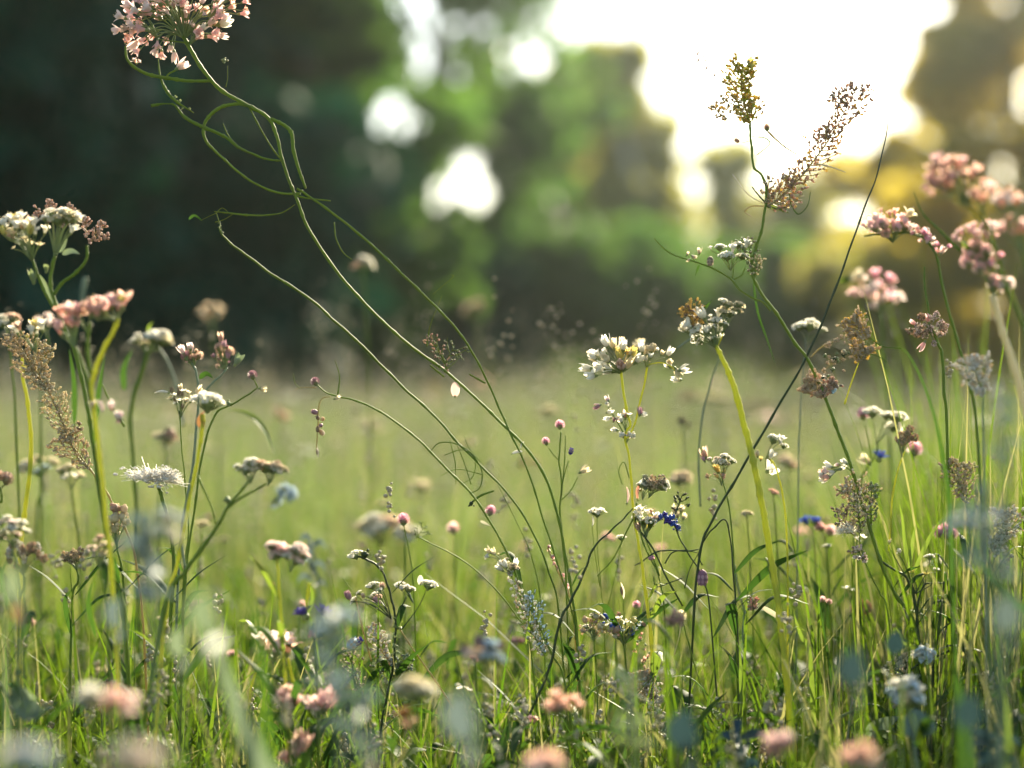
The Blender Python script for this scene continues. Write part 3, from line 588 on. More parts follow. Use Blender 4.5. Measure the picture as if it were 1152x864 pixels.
p.umbel(232, 38, 40, 26, 12, [('bud', 'pink_pale'), ('bud', 'white'), ('knob', 'pink')], 6.5, (214, 50), droop=0.5, out=0.7, pw=1.2)
p.umbel(258, 6, 46, 34, 12, [('knob', 'pink'), ('knob', 'salmon')], 6.5, (236, 20), droop=0.2, out=0.8, pw=1.2)
p.branch([(236, 20), (226, 34), (211, 50)], (1.6, 2.4)); p.branch([(178, 44), (192, 46), (208, 48)], (1.5, 2))
p.tendril([(141, 52), (143, 66), (152, 76), (168, 84), (190, 88), (212, 91), (238, 91)], (2.2, 3.6, 4, 3))
p.chain([(138, 54), (144, 45), (152, 38)], 4, 4.5, 'knob', ['salmon', 'pink']); p.one('bud', 'bud', 'pink_pale', 198, 78, 6.5, (0.6, 0, 0.4)); p.chain([(150, 70), (157, 67)], 3, 3.6, 'knob', ['pink_pale', 'salmon'])
p.tendril([(205, 76), (190, 83), (186, 90)], (1.5, 2)); p.tendril([(178, 66), (180, 84), (186, 100), (197, 113), (218, 127)], (1, 2.6, 3.6, 1.2)); p.chain([(186, 100), (197, 112), (214, 125)], 9, 1.8, 'bud', 'calyx')
p.tendril([(170, 119), (182, 117), (196, 118), (207, 131), (224, 141), (241, 148), (255, 155), (268, 166), (284, 173), (300, 179), (320, 181)], (4, 1.4, 3.6, 4.2, 3.4, 2.4, 2.6, 2))
p.tendril([(284, 120), (268, 117), (250, 120), (236, 130), (229, 143), (231, 157), (240, 168), (253, 180), (270, 195), (290, 208), (314, 217), (338, 218)], (3.4, 3.8, 3.4, 2.8, 2.4, 2.6))
p.tendril([(251, 139), (256, 151), (266, 163), (279, 171)], (0.8, 2.2)); p.tendril([(280, 120), (296, 150), (310, 172), (319, 181)], (1.8, 2))
p.branch([(304, 133), (320, 141), (328, 150), (330, 168), (336, 190), (344, 212)], (4.5, 5.5, 5.0, 3.5), 'stem', name='tendril')
p.tendril([(256, 74), (256, 88), (254, 98)], (0.7, 1.0)); p.one('bud', 'bead', 'calyx', 252, 71, 3.4)
p.tendril([(318, 178), (330, 215), (341, 222), (372, 226)], (1.2, 2.0, 1.6)); p.tendril([(376, 250), (378, 268), (386, 284), (396, 292)], (1.4, 1.6, 1))
p.leaf([(212, 247), (219, 243), (228, 249)], 4, 'leaf', twist=0.5); p.tendril([(226, 248), (236, 243), (243, 240)], (0.5, 0.8))
p.tendril([(332, 230), (318, 239), (300, 242), (280, 242), (260, 240), (241, 238)], (0.8, 1.6, 2.4, 1.2)); p.tendril([(258, 240), (250, 234), (243, 240)], (0.6, 1)); p.tendril([(262, 241), (252, 247), (242, 250)], (0.6, 1.1))
# second strand of the same stem
p.branch([(334, 212), (345, 219), (372, 238), (400, 260), (424, 281), (450, 306), (477, 332), (498, 353), (515, 372), (530, 394), (546, 424), (562, 460), (574, 487), (594, 530), (611, 584), (626, 630), (644, 690), (648, 720)], (3.4, 3.6, 3.2, 2.6, 2.2), 'stem', name='branch')
p.tendril([(487, 331), (500, 320), (510, 311), (507, 309)], (0.6, 0.9)); p.tendril([(480, 390), (484, 366), (492, 346), (497, 333)], (1.6, 0.8, 0.6))
p.panicle([(512, 388), (503, 404), (500, 420)], 12, 17, 2.0, 'calyx', 'stem', sub=3, w=(0.6, 1.0)); p.panicle([(478, 378), (492, 392), (504, 416)], 14, 10, 2.2, 'rose_brown', 'stem', sub=3, w=(0.6, 1.2))
p.one('petal', 'oval', 'pink_pale', 512, 446, 8, (0.0, 0, 1.0)); p.tendril([(528, 421), (546, 431)], (2.0, 2.4)); p.tendril([(484, 411), (500, 424)], (2, 2.4))
p.one('petal', 'oval', 'white', 576, 511, 6, (1, 0, 0.15)); p.one('petal', 'oval', 'white', 586, 505, 4.5, (0.5, 0, 0.9))

# --- the two long arching stems on its left
p = Plant('arching_grass', 'long thin arching stem with a hooked forked tip left of center', 1.21,
          [(246, 255), (250, 264), (262, 276), (280, 289), (305, 308), (347, 335), (375, 360), (400, 382), (430, 412), (458, 440), (488, 467), (515, 498), (547, 530), (575, 560), (600, 600), (618, 645), (630, 700)], (2.0, 3.4, 3.2, 2.4, 2.0), 'stem')
p.chain([(246, 256), (246, 250), (248, 268)], 4, 1.7, 'bead', 'calyx'); p.tendril([(250, 262), (246, 248), (243, 238)], (0.8, 1.0))
p.tendril([(484, 508), (495, 498), (515, 500), (532, 512), (542, 530), (540, 548), (528, 556)], (1.0, 1.4, 1.0), d=1.19); p.tendril([(500, 512), (520, 506), (534, 516), (532, 536), (518, 545)], (0.9, 1.2, 0.8), d=1.19)
p.tendril([(528, 568), (540, 558), (556, 552)], (2.0, 3.0, 1.6), 'stem'); p.tendril([(514, 500), (522, 520), (530, 545)], (0.8, 1.1)); p.tendril([(496, 535), (515, 528), (544, 534)], (0.7, 1.1)); p.tendril([(506, 495), (512, 520), (513, 545)], (0.8, 1.2, 0.8)); p.tendril([(522, 490), (528, 505), (541, 520)], (0.6, 0.8))
p.one('bud', 'bead', 'stem_dark', 530, 569, 3.2)
p = Plant('arching_seed_grass', 'arching stem hung with a chain of brown buds at its left tip, beaded lower down', 1.19,
          [(356, 432), (366, 441), (380, 446), (398, 450), (418, 458), (440, 471), (470, 494), (484, 508), (505, 530), (530, 555), (550, 585), (571, 623), (588, 665), (606, 703), (622, 738), (637, 775)], (1.6, 2.6, 2.8, 2.6, 3.0), 'stem')
p.one('bud', 'clover', 'mauve', 356, 433, 5.0, (-0.3, 0, 0.8)); p.tendril([(372, 446), (362, 449), (358, 462), (358, 474), (357, 490), (356, 505)], (1.2, 1.6, 1.2), 'stem_brown')
p.chain([(360, 462), (359, 476), (357, 490)], 6, 4.2, 'scaly', ['mauve', 'beige', 'bud_brown']); p.one('bud', 'seed', 'cream', 356, 502, 6.5, (0.1, 0, -1)); p.one('bud', 'bud', 'cream', 376, 449, 3.6, (0.7, 0, 0.3))
p.tendril([(331, 440), (338, 436), (356, 436)], (0.6, 1.0), 'stem_brown'); p.tendril([(330, 420), (332, 431), (338, 437)], (0.6, 0.9)); p.tendril([(377, 405), (382, 424), (380, 444)], (0.8, 1.6))
p.one('bud', 'clover', 'magenta', 551, 579, 6.0, (0.2, 0, 1)); p.leaf([(540, 586), (546, 589), (552, 592)], 3.5, 'stem_pale')
p.umbel(556, 625, 18, 10, 5, [('bud', 'cream'), ('bead', 'white')], 3.2, (566, 634), pw=0.8); p.umbel(568, 637, 26, 14, 9, [('dome', 'beige'), ('bud', 'white'), ('dome', 'cream')], 4.4, (576, 648), pw=1.0)
p.panicle([(572, 640), (588, 680), (600, 712), (612, 738)], 46, 15, 2.6, 'white', 'stem', sub=3, w=(0.8, 1.6), mix='beige', ang=0.6)
p.panicle([(594, 668), (604, 700), (614, 735)], 30, 14, 2.4, 'blue_pale', 'stem', sub=3, w=(0.8, 1.4), mix='calyx', ang=0.6)
p.leaf([(592, 725), (596, 704), (593, 688)], 5, 'leaf_lime')

# --- left edge plants
p = Plant('branched_white_plant', 'tall branched plant at the left edge with creamy flower clusters against dark trees', 1.13,
          [(62, 288), (58, 304), (57, 322), (62, 340), (72, 368), (84, 396), (94, 436), (101, 474), (108, 523), (116, 580), (128, 640), (140, 700)], (4.5, 5, 5, 5.5, 6, 6), 'stem')
p.branch([(37, 292), (42, 308), (50, 328), (60, 346)], (3, 4)); p.branch([(98, 276), (97, 292), (84, 308), (70, 318), (60, 332)], (3.5, 4.6, 4.6))
p.umbel(28, 266, 52, 38, 20, [('knob', 'white'), ('knob', 'cream'), ('flower', 'cream'), ('bud', 'yellow')], 6.2, (37, 294), out=0.6, pw=1.2); p.umbel(18, 256, 36, 18, 9, [('knob', 'white')], 6.2, (36, 290), out=0.4)
p.umbel(62, 246, 34, 18, 5, [('dome', 'white'), ('dome', 'cream')], 11, (62, 286), out=0.4, pw=2.2); p.umbel(82, 256, 18, 18, 4, [('knob', 'white')], 6, (64, 286), out=0.6, pw=1.3)
for a in ([(56, 225), (57, 236), (60, 252)], [(37, 241), (48, 240), (58, 250)], [(79, 230), (77, 242), (74, 256)], [(93, 243), (96, 253), (98, 266)], [(122, 270), (113, 262), (101, 274)], [(116, 250), (110, 258), (101, 272)], [(66, 235), (70, 246), (72, 256)]):
    p.panicle(a, 12, 7, 2.9, 'rose_brown', 'stem_brown', dd=0.07, sub=3, w=(0.6, 1.2), mix='pink_pale')
p.leaf([(66, 284), (72, 276), (76, 268)], 9, 'stem_grey'); p.leaf([(70, 286), (80, 283), (90, 286)], 8, 'stem_grey'); p.one('bud', 'bud', 'calyx', 38, 318, 7, (-.1, 0, 1)); p.one('bud', 'bud', 'calyx', 52, 306, 5)
p.tendril([(96, 312), (93, 330), (92, 345)], (5, 4, 2.5), 'stem_grey', d=1.0)
p.leaf([(62, 345), (50, 318), (40, 305)], 7, 'stem_grey')
p = Plant('pink_knob_plant', 'plant with an arched row of plump pink and salmon knobs at the left', 1.06,
          [(133, 358), (128, 372), (118, 390), (108, 414), (103, 440), (108, 480), (114, 530), (120, 590), (126, 650)], (6, 6.5, 6.5, 6, 6), 'stem_yellow')
p.umbel(0, 0, 0, 0, 0, [('knob', 'pink'), ('knob', 'salmon')], 9.5, (131, 362), pts=[(112, 349, 0), (119, 352, .006), (126, 346, 0), (133, 350, -.004), (138, 347, .004), (104, 354, 0), (98, 350, .004), (109, 357, -.005)], out=0.4, pw=2)
p.branch([(101, 362), (99, 380), (99, 398), (102, 420)], (4.5, 5.5), 'stem'); p.umbel(78, 366, 26, 30, 9, [('knob', 'pink_pale'), ('knob', 'pink'), ('knob', 'salmon')], 8.0, (84, 392), out=0.5, pw=1.8); p.one('floret', 'knob', 'yellow', 136, 344, 8)
p.umbel(92, 358, 22, 16, 5, [('knob', 'pink')], 8.5, (98, 374), out=0.4, pw=1.8); p.branch([(84, 390), (90, 404), (98, 426), (102, 450)], (5, 6), 'stem')
p.branch([(115, 432), (124, 452), (140, 480)], (2.5, 3.2), 'stem', d=1.14); p.chain([(126, 461), (132, 466), (140, 474)], 5, 4.4, 'bud', ['pink_pale', 'mauve']); p.one('petal', 'oval', 'pink_pale', 115, 463, 7, (-.5, 0, 1)); p.one('petal', 'bud', 'pink_pale', 104, 462, 4.5)
p.leaf([(84, 480), (84, 430), (78, 392)], 8, 'leaf', d=1.1); p.leaf([(106, 500), (112, 440), (118, 400)], 8, 'leaf', d=1.1)
p = Plant('feathery_plume', 'beige feathery seed plume leaning left, capped with cream knobs, at the left edge', 1.2,
          [(26, 398), (31, 408), (42, 424), (54, 440), (69, 471), (83, 506), (92, 520), (101, 528), (118, 551), (134, 580), (150, 618), (158, 670), (162, 720)], (1.8, 2.4, 2.6, 3.0, 3.0), 'stem_brown')
p.panicle([(10, 376), (24, 392), (36, 414), (52, 438)], 42, 17, 2.9, 'beige', 'stem_brown', sub=4, mix='cream'); p.panicle([(52, 388), (46, 402), (44, 420), (50, 436)], 34, 15, 2.9, 'cream', 'stem_brown', sub=4, mix='beige')
p.panicle([(52, 430), (62, 455), (70, 475), (80, 500)], 38, 15, 2.8, 'cream', 'stem_brown', sub=4, mix='beige'); p.panicle([(68, 490), (84, 505), (100, 527)], 30, 19, 2.8, 'beige', 'stem_brown', sub=4, mix='cream'); p.panicle([(92, 476), (84, 486), (80, 500)], 10, 7, 2.6, 'beige', 'stem_brown', sub=2)
p.umbel(36, 376, 34, 14, 7, [('knob', 'cream'), ('knob', 'white'), ('knob', 'yellow')], 7, (40, 396), dd=-0.06, out=0.3, pw=1.2); p.one('floret', 'knob', 'yellow', 26, 420, 5.5, dd=0.08)
p = Plant('grass_blade', 'upright bright green stalk right of the left edge, under the feathery plume', 1.26, [(25, 402), (26, 425), (32, 460), (35, 510), (30, 560), (24, 610), (22, 700)], (4, 5.5, 6, 5), 'stem_yellow', cat='grass')
p = Plant('cream_cap_plant', 'blurred pale flower caps on a thick pale green stalk, right of the pink knobs', 1.42, [(166, 394), (162, 412), (152, 440), (147, 470), (150, 520), (154, 600)], (6, 5.5, 5), 'stem')
p.umbel(168, 382, 44, 16, 7, [('dome', 'cream'), ('dome', 'white'), ('knob', 'pink_pale')], 9, (166, 400), out=0.4, pw=2); p.umbel(186, 379, 22, 12, 3, [('dome', 'white')], 9, (176, 394), out=0.3, pw=2); p.branch([(178, 390), (190, 410), (200, 440), (206, 480)], (3, 4), 'stem_grey'); p.leaf([(140, 440), (140, 415), (150, 392)], 9, 'leaf'); p.leaf([(172, 388), (168, 370), (172, 362)], 6, 'leaf_lime')
p = Plant('mauve_bud_plant', 'slim plant with two knobbly mauve bud clusters against dark shade, at the left', 1.23, [(216, 408), (221, 420), (223, 440), (222, 470), (216, 530), (205, 600), (200, 660)], (3.0, 3.6, 3.6), 'stem_grey')
p.umbel(214, 402, 18, 20, 9, [('clover', 'mauve'), ('bud', 'pink_pale'), ('clover', 'rose_brown')], 4.3, (218, 414), out=0.7, pw=1.2); p.umbel(250, 400, 20, 30, 14, [('clover', 'mauve'), ('clover', 'rose_brown'), ('bud', 'mauve')], 4.8, (254, 416), dd=0.04, out=0.7, pw=1.2)
p.branch([(256, 414), (250, 421), (238, 432), (226, 446)], (2.5, 3), 'stem_grey'); p.one('bud', 'bud', 'stem_grey', 264, 411, 6, (.6, 0, 1)); p.leaf([(224, 426), (232, 421), (240, 426)], 7, 'leaf')
p = Plant('tufted_white_umbel', 'small tufted white and dark umbel beside a smooth white cap, left', 1.2, [(202, 462), (203, 480), (204, 500), (208, 540), (212, 600), (206, 660)], (1.4, 1.8, 2.4), 'stem')
p.umbel(204, 450, 28, 26, 16, [('flower', 'cream'), ('flower', 'white'), ('spike', 'bud_brown'), ('bud', 'cream')], 4.2, (203, 470), out=0.6, pw=0.8); p.one('petal', 'oval', 'white', 190, 442, 8, (-1, 0, -.1)); p.one('bud', 'bud', 'cream', 219, 444, 5, (.5, 0, .5))
p = Plant('white_cap_flower', 'smooth white domed cap on a rusty cup and yellow green stalk, left of center', 1.12, [(228, 466), (228, 478), (225, 500), (221, 525), (215, 550), (208, 590), (198, 640), (186, 690)], (7, 4.5, 4.5, 5, 5.5), 'stem_yellow')
p.one('flower_head', 'dome', 'white', 234, 456, 17, (0.15, 0, 1)); p.leaf([(228, 482), (226, 472), (230, 462)], 10, 'leaf_rust', name='calyx'); p.branch([(243, 590), (238, 570), (222, 535)], (2, 3), 'stem'); p.branch([(208, 640), (204, 600), (214, 545)], (4, 3.5), 'stem_grey')
p = Plant('two_bud_stem', 'thin angled stem ending in one mauve and one cream bud, left of center', 1.17, [(290, 436), (276, 446), (257, 457), (246, 462), (236, 480), (226, 520), (218, 580), (208, 660)], (1.8, 2.6, 3, 3.2), 'stem')
p.one('bud', 'clover', 'mauve', 285, 426, 5.2, (-.2, 0, 1)); p.branch([(286, 427), (290, 436)], (2, 2), 'stem'); p.one('bud', 'bud', 'cream', 292, 437, 4.8, (.9, 0, -.1)); p.one('bud', 'bead', 'calyx', 257, 457, 3.5)
p.leaf([(248, 462), (268, 462), (285, 470), (298, 486), (309, 512)], 9, 'leaf_lime', d=1.05, twist=0.9, lab='pale arching blade bent over to the right', peak=0.7)
p = Plant('downy_flower', 'white downy tuft of fine hairs on a green stalk, left', 1.19, [(178, 546), (183, 562), (190, 590), (196, 640), (192, 700)], (5, 5, 4.5, 4.5), 'stem')
h = p.one('flower_head', 'fluff', 'fluff', 172, 540, 17, (0.15, 0, 1), sx=1.75); p.one('flower_head', 'fluff', 'fluff', 190, 536, 11, (0.5, 0, 1), sx=1.3)
p = Plant('twin_white_umbel', 'twin flat white umbels side by side on a forked pale stalk, below left of center', 1.1, [(281, 540), (268, 556), (257, 569), (248, 586), (238, 602), (222, 624), (208, 644), (184, 690)], (3, 4, 5, 5.5, 6), 'stem')
p.umbel(281, 527, 32, 14, 9, [('dome', 'white'), ('dome', 'cream')], 6.5, (282, 544), out=0.5, pw=1.2); p.umbel(308, 528, 30, 16, 9, [('dome', 'white'), ('dome', 'cream'), ('dome', 'beige')], 6.5, (302, 546), out=0.5, pw=1.2); p.branch([(300, 544), (286, 552), (268, 562), (257, 571)], (3, 4.2), 'stem'); p.one('bud', 'bead', 'calyx', 256, 566, 4.5)
p.umbel(320, 556, 30, 22, 6, [('dome', 'blue_pale')], 8, (308, 545), dd=0.35, out=0.6)
for i, (x, y, d, w, h, n, k, lb, b) in enumerate([
    (46, 522, 1.45, 42, 26, 8, [('dome', 'cream'), ('dome', 'blue_pale')], 'pale blurred umbel low behind the feathery plume', 570),
    (80, 536, 1.38, 26, 22, 6, [('dome', 'cream'), ('flower', 'white')], 'soft cream umbel just below the tip of the feathery plume base', 590),
    (185, 492, 1.5, 26, 20, 6, [('dome', 'cream'), ('bead', 'calyx')], 'dull blurred umbel directly above the downy tuft', 540),
    (8, 362, 1.34, 18, 14, 4, [('dome', 'white')], 'single blurred white cap cut by the left edge beside the feathery plume', 420),
    (52, 366, 1.42, 18, 14, 4, [('knob', 'pink_pale')], 'faint blurred white bud cluster left of the pink knobs', 420),
    (14, 596, 1.08, 40, 28, 15, [('dome', 'white'), ('dome', 'pink_pale')], 'rounded white flower head at the left edge below mid height', 640),
    (26, 628, 1.12, 46, 26, 20, [('spike', 'fluff'), ('spike', 'rose_brown')], 'rough beige seed tuft just below the rounded white head at the left edge', 680),
    (112, 618, 1.09, 30, 30, 12, [('dome', 'pink_pale'), ('dome', 'cream')], 'creamy pink pompom head low at the left', 668),
    (86, 630, 1.2, 24, 16, 9, [('spike', 'bud_brown'), ('spike', 'beige')], 'dark speckled seed tuft left of the creamy pink pompom', 668),
    (131, 590, 1.2, 24, 34, 14, [('bead', 'beige'), ('bead', 'cream')], 'narrow beaded beige head above the creamy pink pompom', 640),
    (0, 541, 1.15, 16, 14, 4, [('clover', 'rose_brown')], 'tiny brown bud on an arching stem at the left edge', 570)]):
    q = Plant('wildflower', lb, d, [(x, y + h*0.5), (x + 2, y + h*0.5 + 16), (x + (6 if i % 2 else -4), b), (x + (10 if i % 2 else -6), b + 60)], (2.5, 3.2, 3.6), 'stem')
    q.umbel(x, y, w, h, n, k, 5.4 if n > 8 else 7, (x, y + h*0.7), out=0.6, pw=1.1)
    if i in (5, 7, 8): q.leaf([(x - 4, b + 50), (x - 12, b + 10), (x - 6, y + 34)], 8, 'leaf', d=d)

# --- middle
p = Plant('white_budded_umbel', 'white budded umbel on two yellow stalks with a drooping arc of buds', 1.2,
          [(697, 405), (700, 430), (705, 462), (709, 478), (703, 490), (708, 516), (711, 551), (713, 580), (718, 610), (723, 640), (729, 690), (733, 730)], (3.6, 3.2, 3.0, 3.4, 4.2, 4.2), 'stem_yellow')
p.umbel(686, 408, 58, 42, 20, [('bud', 'white'), ('bud', 'cream'), ('bud', 'white'), ('knob', 'white')], 6.6, (698, 420), out=0.95, pw=1.1); p.umbel(702, 402, 22, 12, 5, [('knob', 'straw'), ('bud', 'yellow')], 6.0, (699, 412), out=0.5); p.one('floret', 'bud', 'cream', 700, 390, 6.5, dd=0.03)
p.branch([(728, 413), (725, 432), (720, 452), (715, 474), (709, 488), (704, 494)], (3.2, 2.6, 2.4), 'stem_yellow'); p.umbel(732, 402, 36, 26, 8, [('bud', 'white'), ('bead', 'cream'), ('bud', 'cream')], 4.6, (727, 414), out=0.7); p.umbel(734, 394, 12, 8, 4, [('bead', 'cream')], 3.4, (730, 404), out=0.6)
p.tendril([(730, 410), (744, 408), (757, 414), (765, 428)], (1.2, 1.4, 1.2), 'stem_yellow'); p.chain([(748, 409), (758, 412), (763, 420), (768, 430)], 6, 5.4, 'bud', ['cream', 'white']); p.umbel(717, 396, 18, 16, 4, [('knob', 'cream')], 6.5, (712, 412), dd=0.12, out=0.6)
p.chain([(681, 452), (686, 460), (692, 472), (698, 484)], 8, 3.8, 'bud', ['mauve', 'white', 'pink_pale', 'white'], jitter=4); p.tendril([(684, 458), (694, 474), (702, 488)], (0.9, 1.4)); p.umbel(703, 472, 14, 14, 5, [('flower', 'white'), ('bud', 'white')], 4, (704, 486)); p.chain([(719, 462), (719, 470)], 2, 4, 'bud', ['white', 'mauve']); p.umbel(704, 492, 16, 8, 4, [('bead', 'white')], 3.4, (705, 498))
p.branch([(672, 648), (690, 628), (704, 600), (712, 584)], (1.4, 2.2), 'stem'); p.branch([(768, 682), (750, 650), (735, 618), (718, 594), (712, 576)], (2.4, 2.8), 'stem_dark'); p.tendril([(700, 545), (696, 530), (702, 520), (708, 538)], (0.8, 1.2))
p.one('petal', 'oval', 'pink_pale', 705, 566, 9, (-.1, 0, 1))
p = Plant('speckled_head', 'curved head of grey speckled white domes over a coral spur, right of center', 1.2, [(716, 566), (718, 580), (724, 612), (738, 640), (744, 662), (748, 700)], (2.6, 1.8, 2.2), 'stem')
p.umbel(738, 547, 26, 18, 12, [('dome', 'white'), ('dome', 'white'), ('spike', 'beige')], 5.6, (730, 560), out=0.6); p.umbel(725, 549, 16, 18, 8, [('spike', 'stem_grey'), ('dome', 'white')], 4.6, (723, 562)); p.one('spur', 'oval', 'salmon', 718, 562, 9, (0.25, 0, 1))
p.umbel(728, 584, 30, 20, 12, [('knob', 'white'), ('dome', 'white')], 6.2, (726, 604), out=0.4, lab='white rounded cup of florets with a lime base'); p.umbel(727, 594, 20, 14, 6, [('bud', 'yellow'), ('bud', 'leaf_lime')], 5.0, (727, 608), out=0.4)
p.branch([(726, 606), (734, 626), (742, 648)], (1.6, 2.0))
p = Plant('blue_spike_flower', 'small deep blue beaded spike beside the white cup of florets, right of center', 1.2, [(758, 588), (764, 604), (774, 622), (790, 650), (800, 700)], (1.8, 2.0, 2.2), 'stem_dark')
p.chain([(744, 580), (752, 585), (762, 592)], 16, 3.3, 'bead', ['blue', 'violet', 'blue'], jitter=2.6); p.panicle([(768, 556), (764, 566), (760, 578)], 8, 10, 2.6, 'stem_dark', 'stem_dark', sub=2); p.umbel(763, 582, 12, 16, 5, [('bud', 'cream')], 4.5, (760, 592), dd=0.05)
p.tendril([(714, 636), (722, 632), (736, 622), (752, 619), (772, 620), (786, 618)], (1.2, 1.6, 1.4), 'stem_dark'); p.tendril([(735, 648), (738, 660), (752, 656), (768, 650)], (1.0, 1.4), 'stem_dark'); p.one('bud', 'scaly', 'magenta', 729, 629, 4, (.8, 0, .3))
p = Plant('three_bud_stalk', 'slim stalk with small pink, mauve, blue and white buds, near the center', 1.21, [(631, 486), (630, 502), (629, 520), (632, 545), (630, 575), (634, 620), (638, 680)], (1.8, 2.4, 2.6), 'stem')
p.one('bud', 'clover', 'magenta', 630, 482, 5.4); p.one('bud', 'clover', 'magenta', 615, 500, 4.6, (-.3, 0, 1)); p.one('bud', 'scaly', 'violet', 641, 512, 4.6, (.3, 0, 1)); p.one('bud', 'bud', 'cream', 652, 532, 5, (.8, 0, .5)); p.tendril([(617, 504), (623, 512), (629, 518)], (0.9, 1.2)); p.tendril([(640, 518), (636, 530), (632, 548)], (0.9, 1.2)); p.tendril([(650, 537), (642, 552), (632, 562)], (0.9, 1.2)); p.branch([(636, 490), (635, 520), (631, 560)], (1.2, 2))
p = Plant('bent_green_stalk', 'dark green bent stalk running down left from the center right umbel', 1.19, [(712, 572), (700, 585), (684, 600), (668, 616), (660, 636), (651, 658), (640, 680), (630, 699), (621, 741), (612, 768), (602, 790), (592, 815), (585, 840), (582, 866)], (1.6, 2.8, 3.6, 3.4, 3.4), 'stem_dark', cat='grass')
for lb, d, pts, w, m in [('thin pale stalk crossing down to the right below the white blurred umbel', 1.2, [(470, 604), (490, 614), (520, 630), (553, 658), (585, 698), (596, 720)], (1.4, 2.2), 'stem'),
    ('thin stalk left of the tall bent stem foot, tipped with a rosy spike', 1.22, [(616, 616), (624, 634), (632, 652), (640, 668), (646, 700)], (2.2, 1.8, 2), 'stem_brown'),
    ('fine green stalk between the two strands of the tall bent stem', 1.23, [(560, 545), (580, 585), (596, 620), (606, 660), (612, 720)], (0.9, 1.6, 2.0), 'stem')]:
    q = Plant('thin_stalk', lb, d, pts, w, m, cat='grass')
    if 'rosy' in lb: q.chain([(616, 616), (624, 634), (638, 662)], 14, 2.6, 'bud', ['mauve', 'pink', 'rose_brown'])
p = Plant('floating_petals', 'three white oval petals on hair thin stalks, left of the white cup', 1.22, [(672, 578), (672, 610), (676, 660), (680, 710)], (0.9, 1.2, 1.6), 'stem')
p.one('petal', 'dome', 'white', 672, 578, 8.5, sx=1.1); p.one('petal', 'oval', 'white', 666, 592, 5.5, (-.1, 0, 1)); p.one('petal', 'dome', 'white', 699, 606, 5.4); p.tendril([(699, 608), (694, 640), (682, 690)], (0.7, 1.0)); p.tendril([(666, 592), (669, 620), (675, 660)], (0.7, 1.0))
p = Plant('winged_seed', 'single cream winged seed with a dark center, standing below the three white petals', 1.2, [(701, 672), (702, 690), (704, 730)], (0.9, 1.4), 'stem'); p.one('seed', 'seed', 'cream', 701, 674, 9.5, (-.15, 0, 1))
p = Plant('white_bud_spray', 'branching spray of white buds on dark curved stems, low left of center', 1.19,
          [(400, 625), (414, 630), (428, 640), (436, 658), (441, 676), (445, 698), (444, 728), (442, 750), (436, 780), (430, 810), (426, 850)], (2.8, 2.8, 2.8, 3.0, 3.2), 'stem_dark')
p.one('flower_head', 'dome', 'white', 400, 626, 8, (-.5, 0, 1)); p.one('bud', 'bead', 'stem_dark', 410, 628, 5)
p.branch([(457, 672), (452, 682), (446, 694), (445, 704)], (1.6, 2), 'stem_dark'); p.umbel(0, 0, 0, 0, 0, [('dome', 'white')], 6.6, (456, 674), pts=[(452, 661, 0), (461, 664, .003)], out=.5); p.one('floret', 'oval', 'white', 473, 658, 5.5, (0, 0, 1)); p.one('floret', 'dome', 'white', 482, 660, 8.5, (.2, 0, 1), sx=1.15); p.tendril([(480, 663), (470, 684), (452, 708)], (0.8, 1.4), 'stem_dark')
p.umbel(416, 672, 52, 30, 10, [('scaly', 'beige'), ('clover', 'rose_brown'), ('dome', 'white'), ('scaly', 'mauve')], 5, (440, 696), out=.7, pw=1.1, ped='stem_dark')
p.branch([(400, 672), (404, 690), (410, 716), (418, 744)], (2, 2.6), 'stem_brown'); p.branch([(450, 708), (468, 735), (490, 766), (512, 800)], (1.8, 2.4), 'stem_brown'); p.branch([(384, 648), (394, 662), (408, 676), (424, 688)], (1, 1.4), 'stem')
p.panicle([(418, 704), (424, 718), (432, 736), (440, 746)], 24, 12, 2.8, 'white', 'stem_brown', sub=4, mix='beige'); p.panicle([(428, 756), (440, 748), (446, 740)], 14, 14, 2.4, 'stem_grey', 'stem', sub=3); p.panicle([(462, 740), (452, 750), (446, 756)], 14, 10, 2.4, 'stem_grey', 'stem', sub=3)
p.chain([(444, 700), (446, 730), (444, 760)], 16, 2.2, 'bud', 'calyx', jitter=3)
p = Plant('blue_white_bud', 'bud half blue and half white on a beaded stem, left of the white bud spray', 1.18, [(398, 728), (396, 745), (400, 770), (412, 800)], (2, 2.2, 2.4), 'stem')
p.one('flower_head', 'scaly', 'blue_pale', 390, 730, 9, (.7, 0, .6)); p.one('floret', 'scaly', 'violet', 398, 726, 6.5, (.7, 0, .6)); p.panicle([(388, 730), (398, 752), (406, 780)], 18, 12, 2.2, 'cream', 'stem', sub=3)
p = Plant('mauve_dot_flower', 'small round mauve head with a spidery tendril, beside the big white blurred umbel', 1.24, [(454, 586), (456, 600), (462, 630), (466, 680)], (1.2, 1.6, 2), 'stem'); p.one('flower_head', 'clover', 'magenta', 454, 590, 7); p.panicle([(478, 592), (472, 600), (468, 606)], 8, 9, 1.4, 'stem_grey', 'stem', sub=2, w=(.5, .8))
p = Plant('pink_dot_flower', 'small round pink head between the white blurred umbel and the beaded arching stem', 1.42, [(510, 596), (511, 612), (512, 650)], (1.4, 1.8), 'stem'); p.one('flower_head', 'clover', 'pink', 510, 600, 7)
p = Plant('tuft_mix', 'tuft of white, blue and yellow tiny florets, low in the middle', 1.2, [(700, 716), (702, 730), (706, 760), (712, 800)], (2, 2.4, 2.6), 'stem')
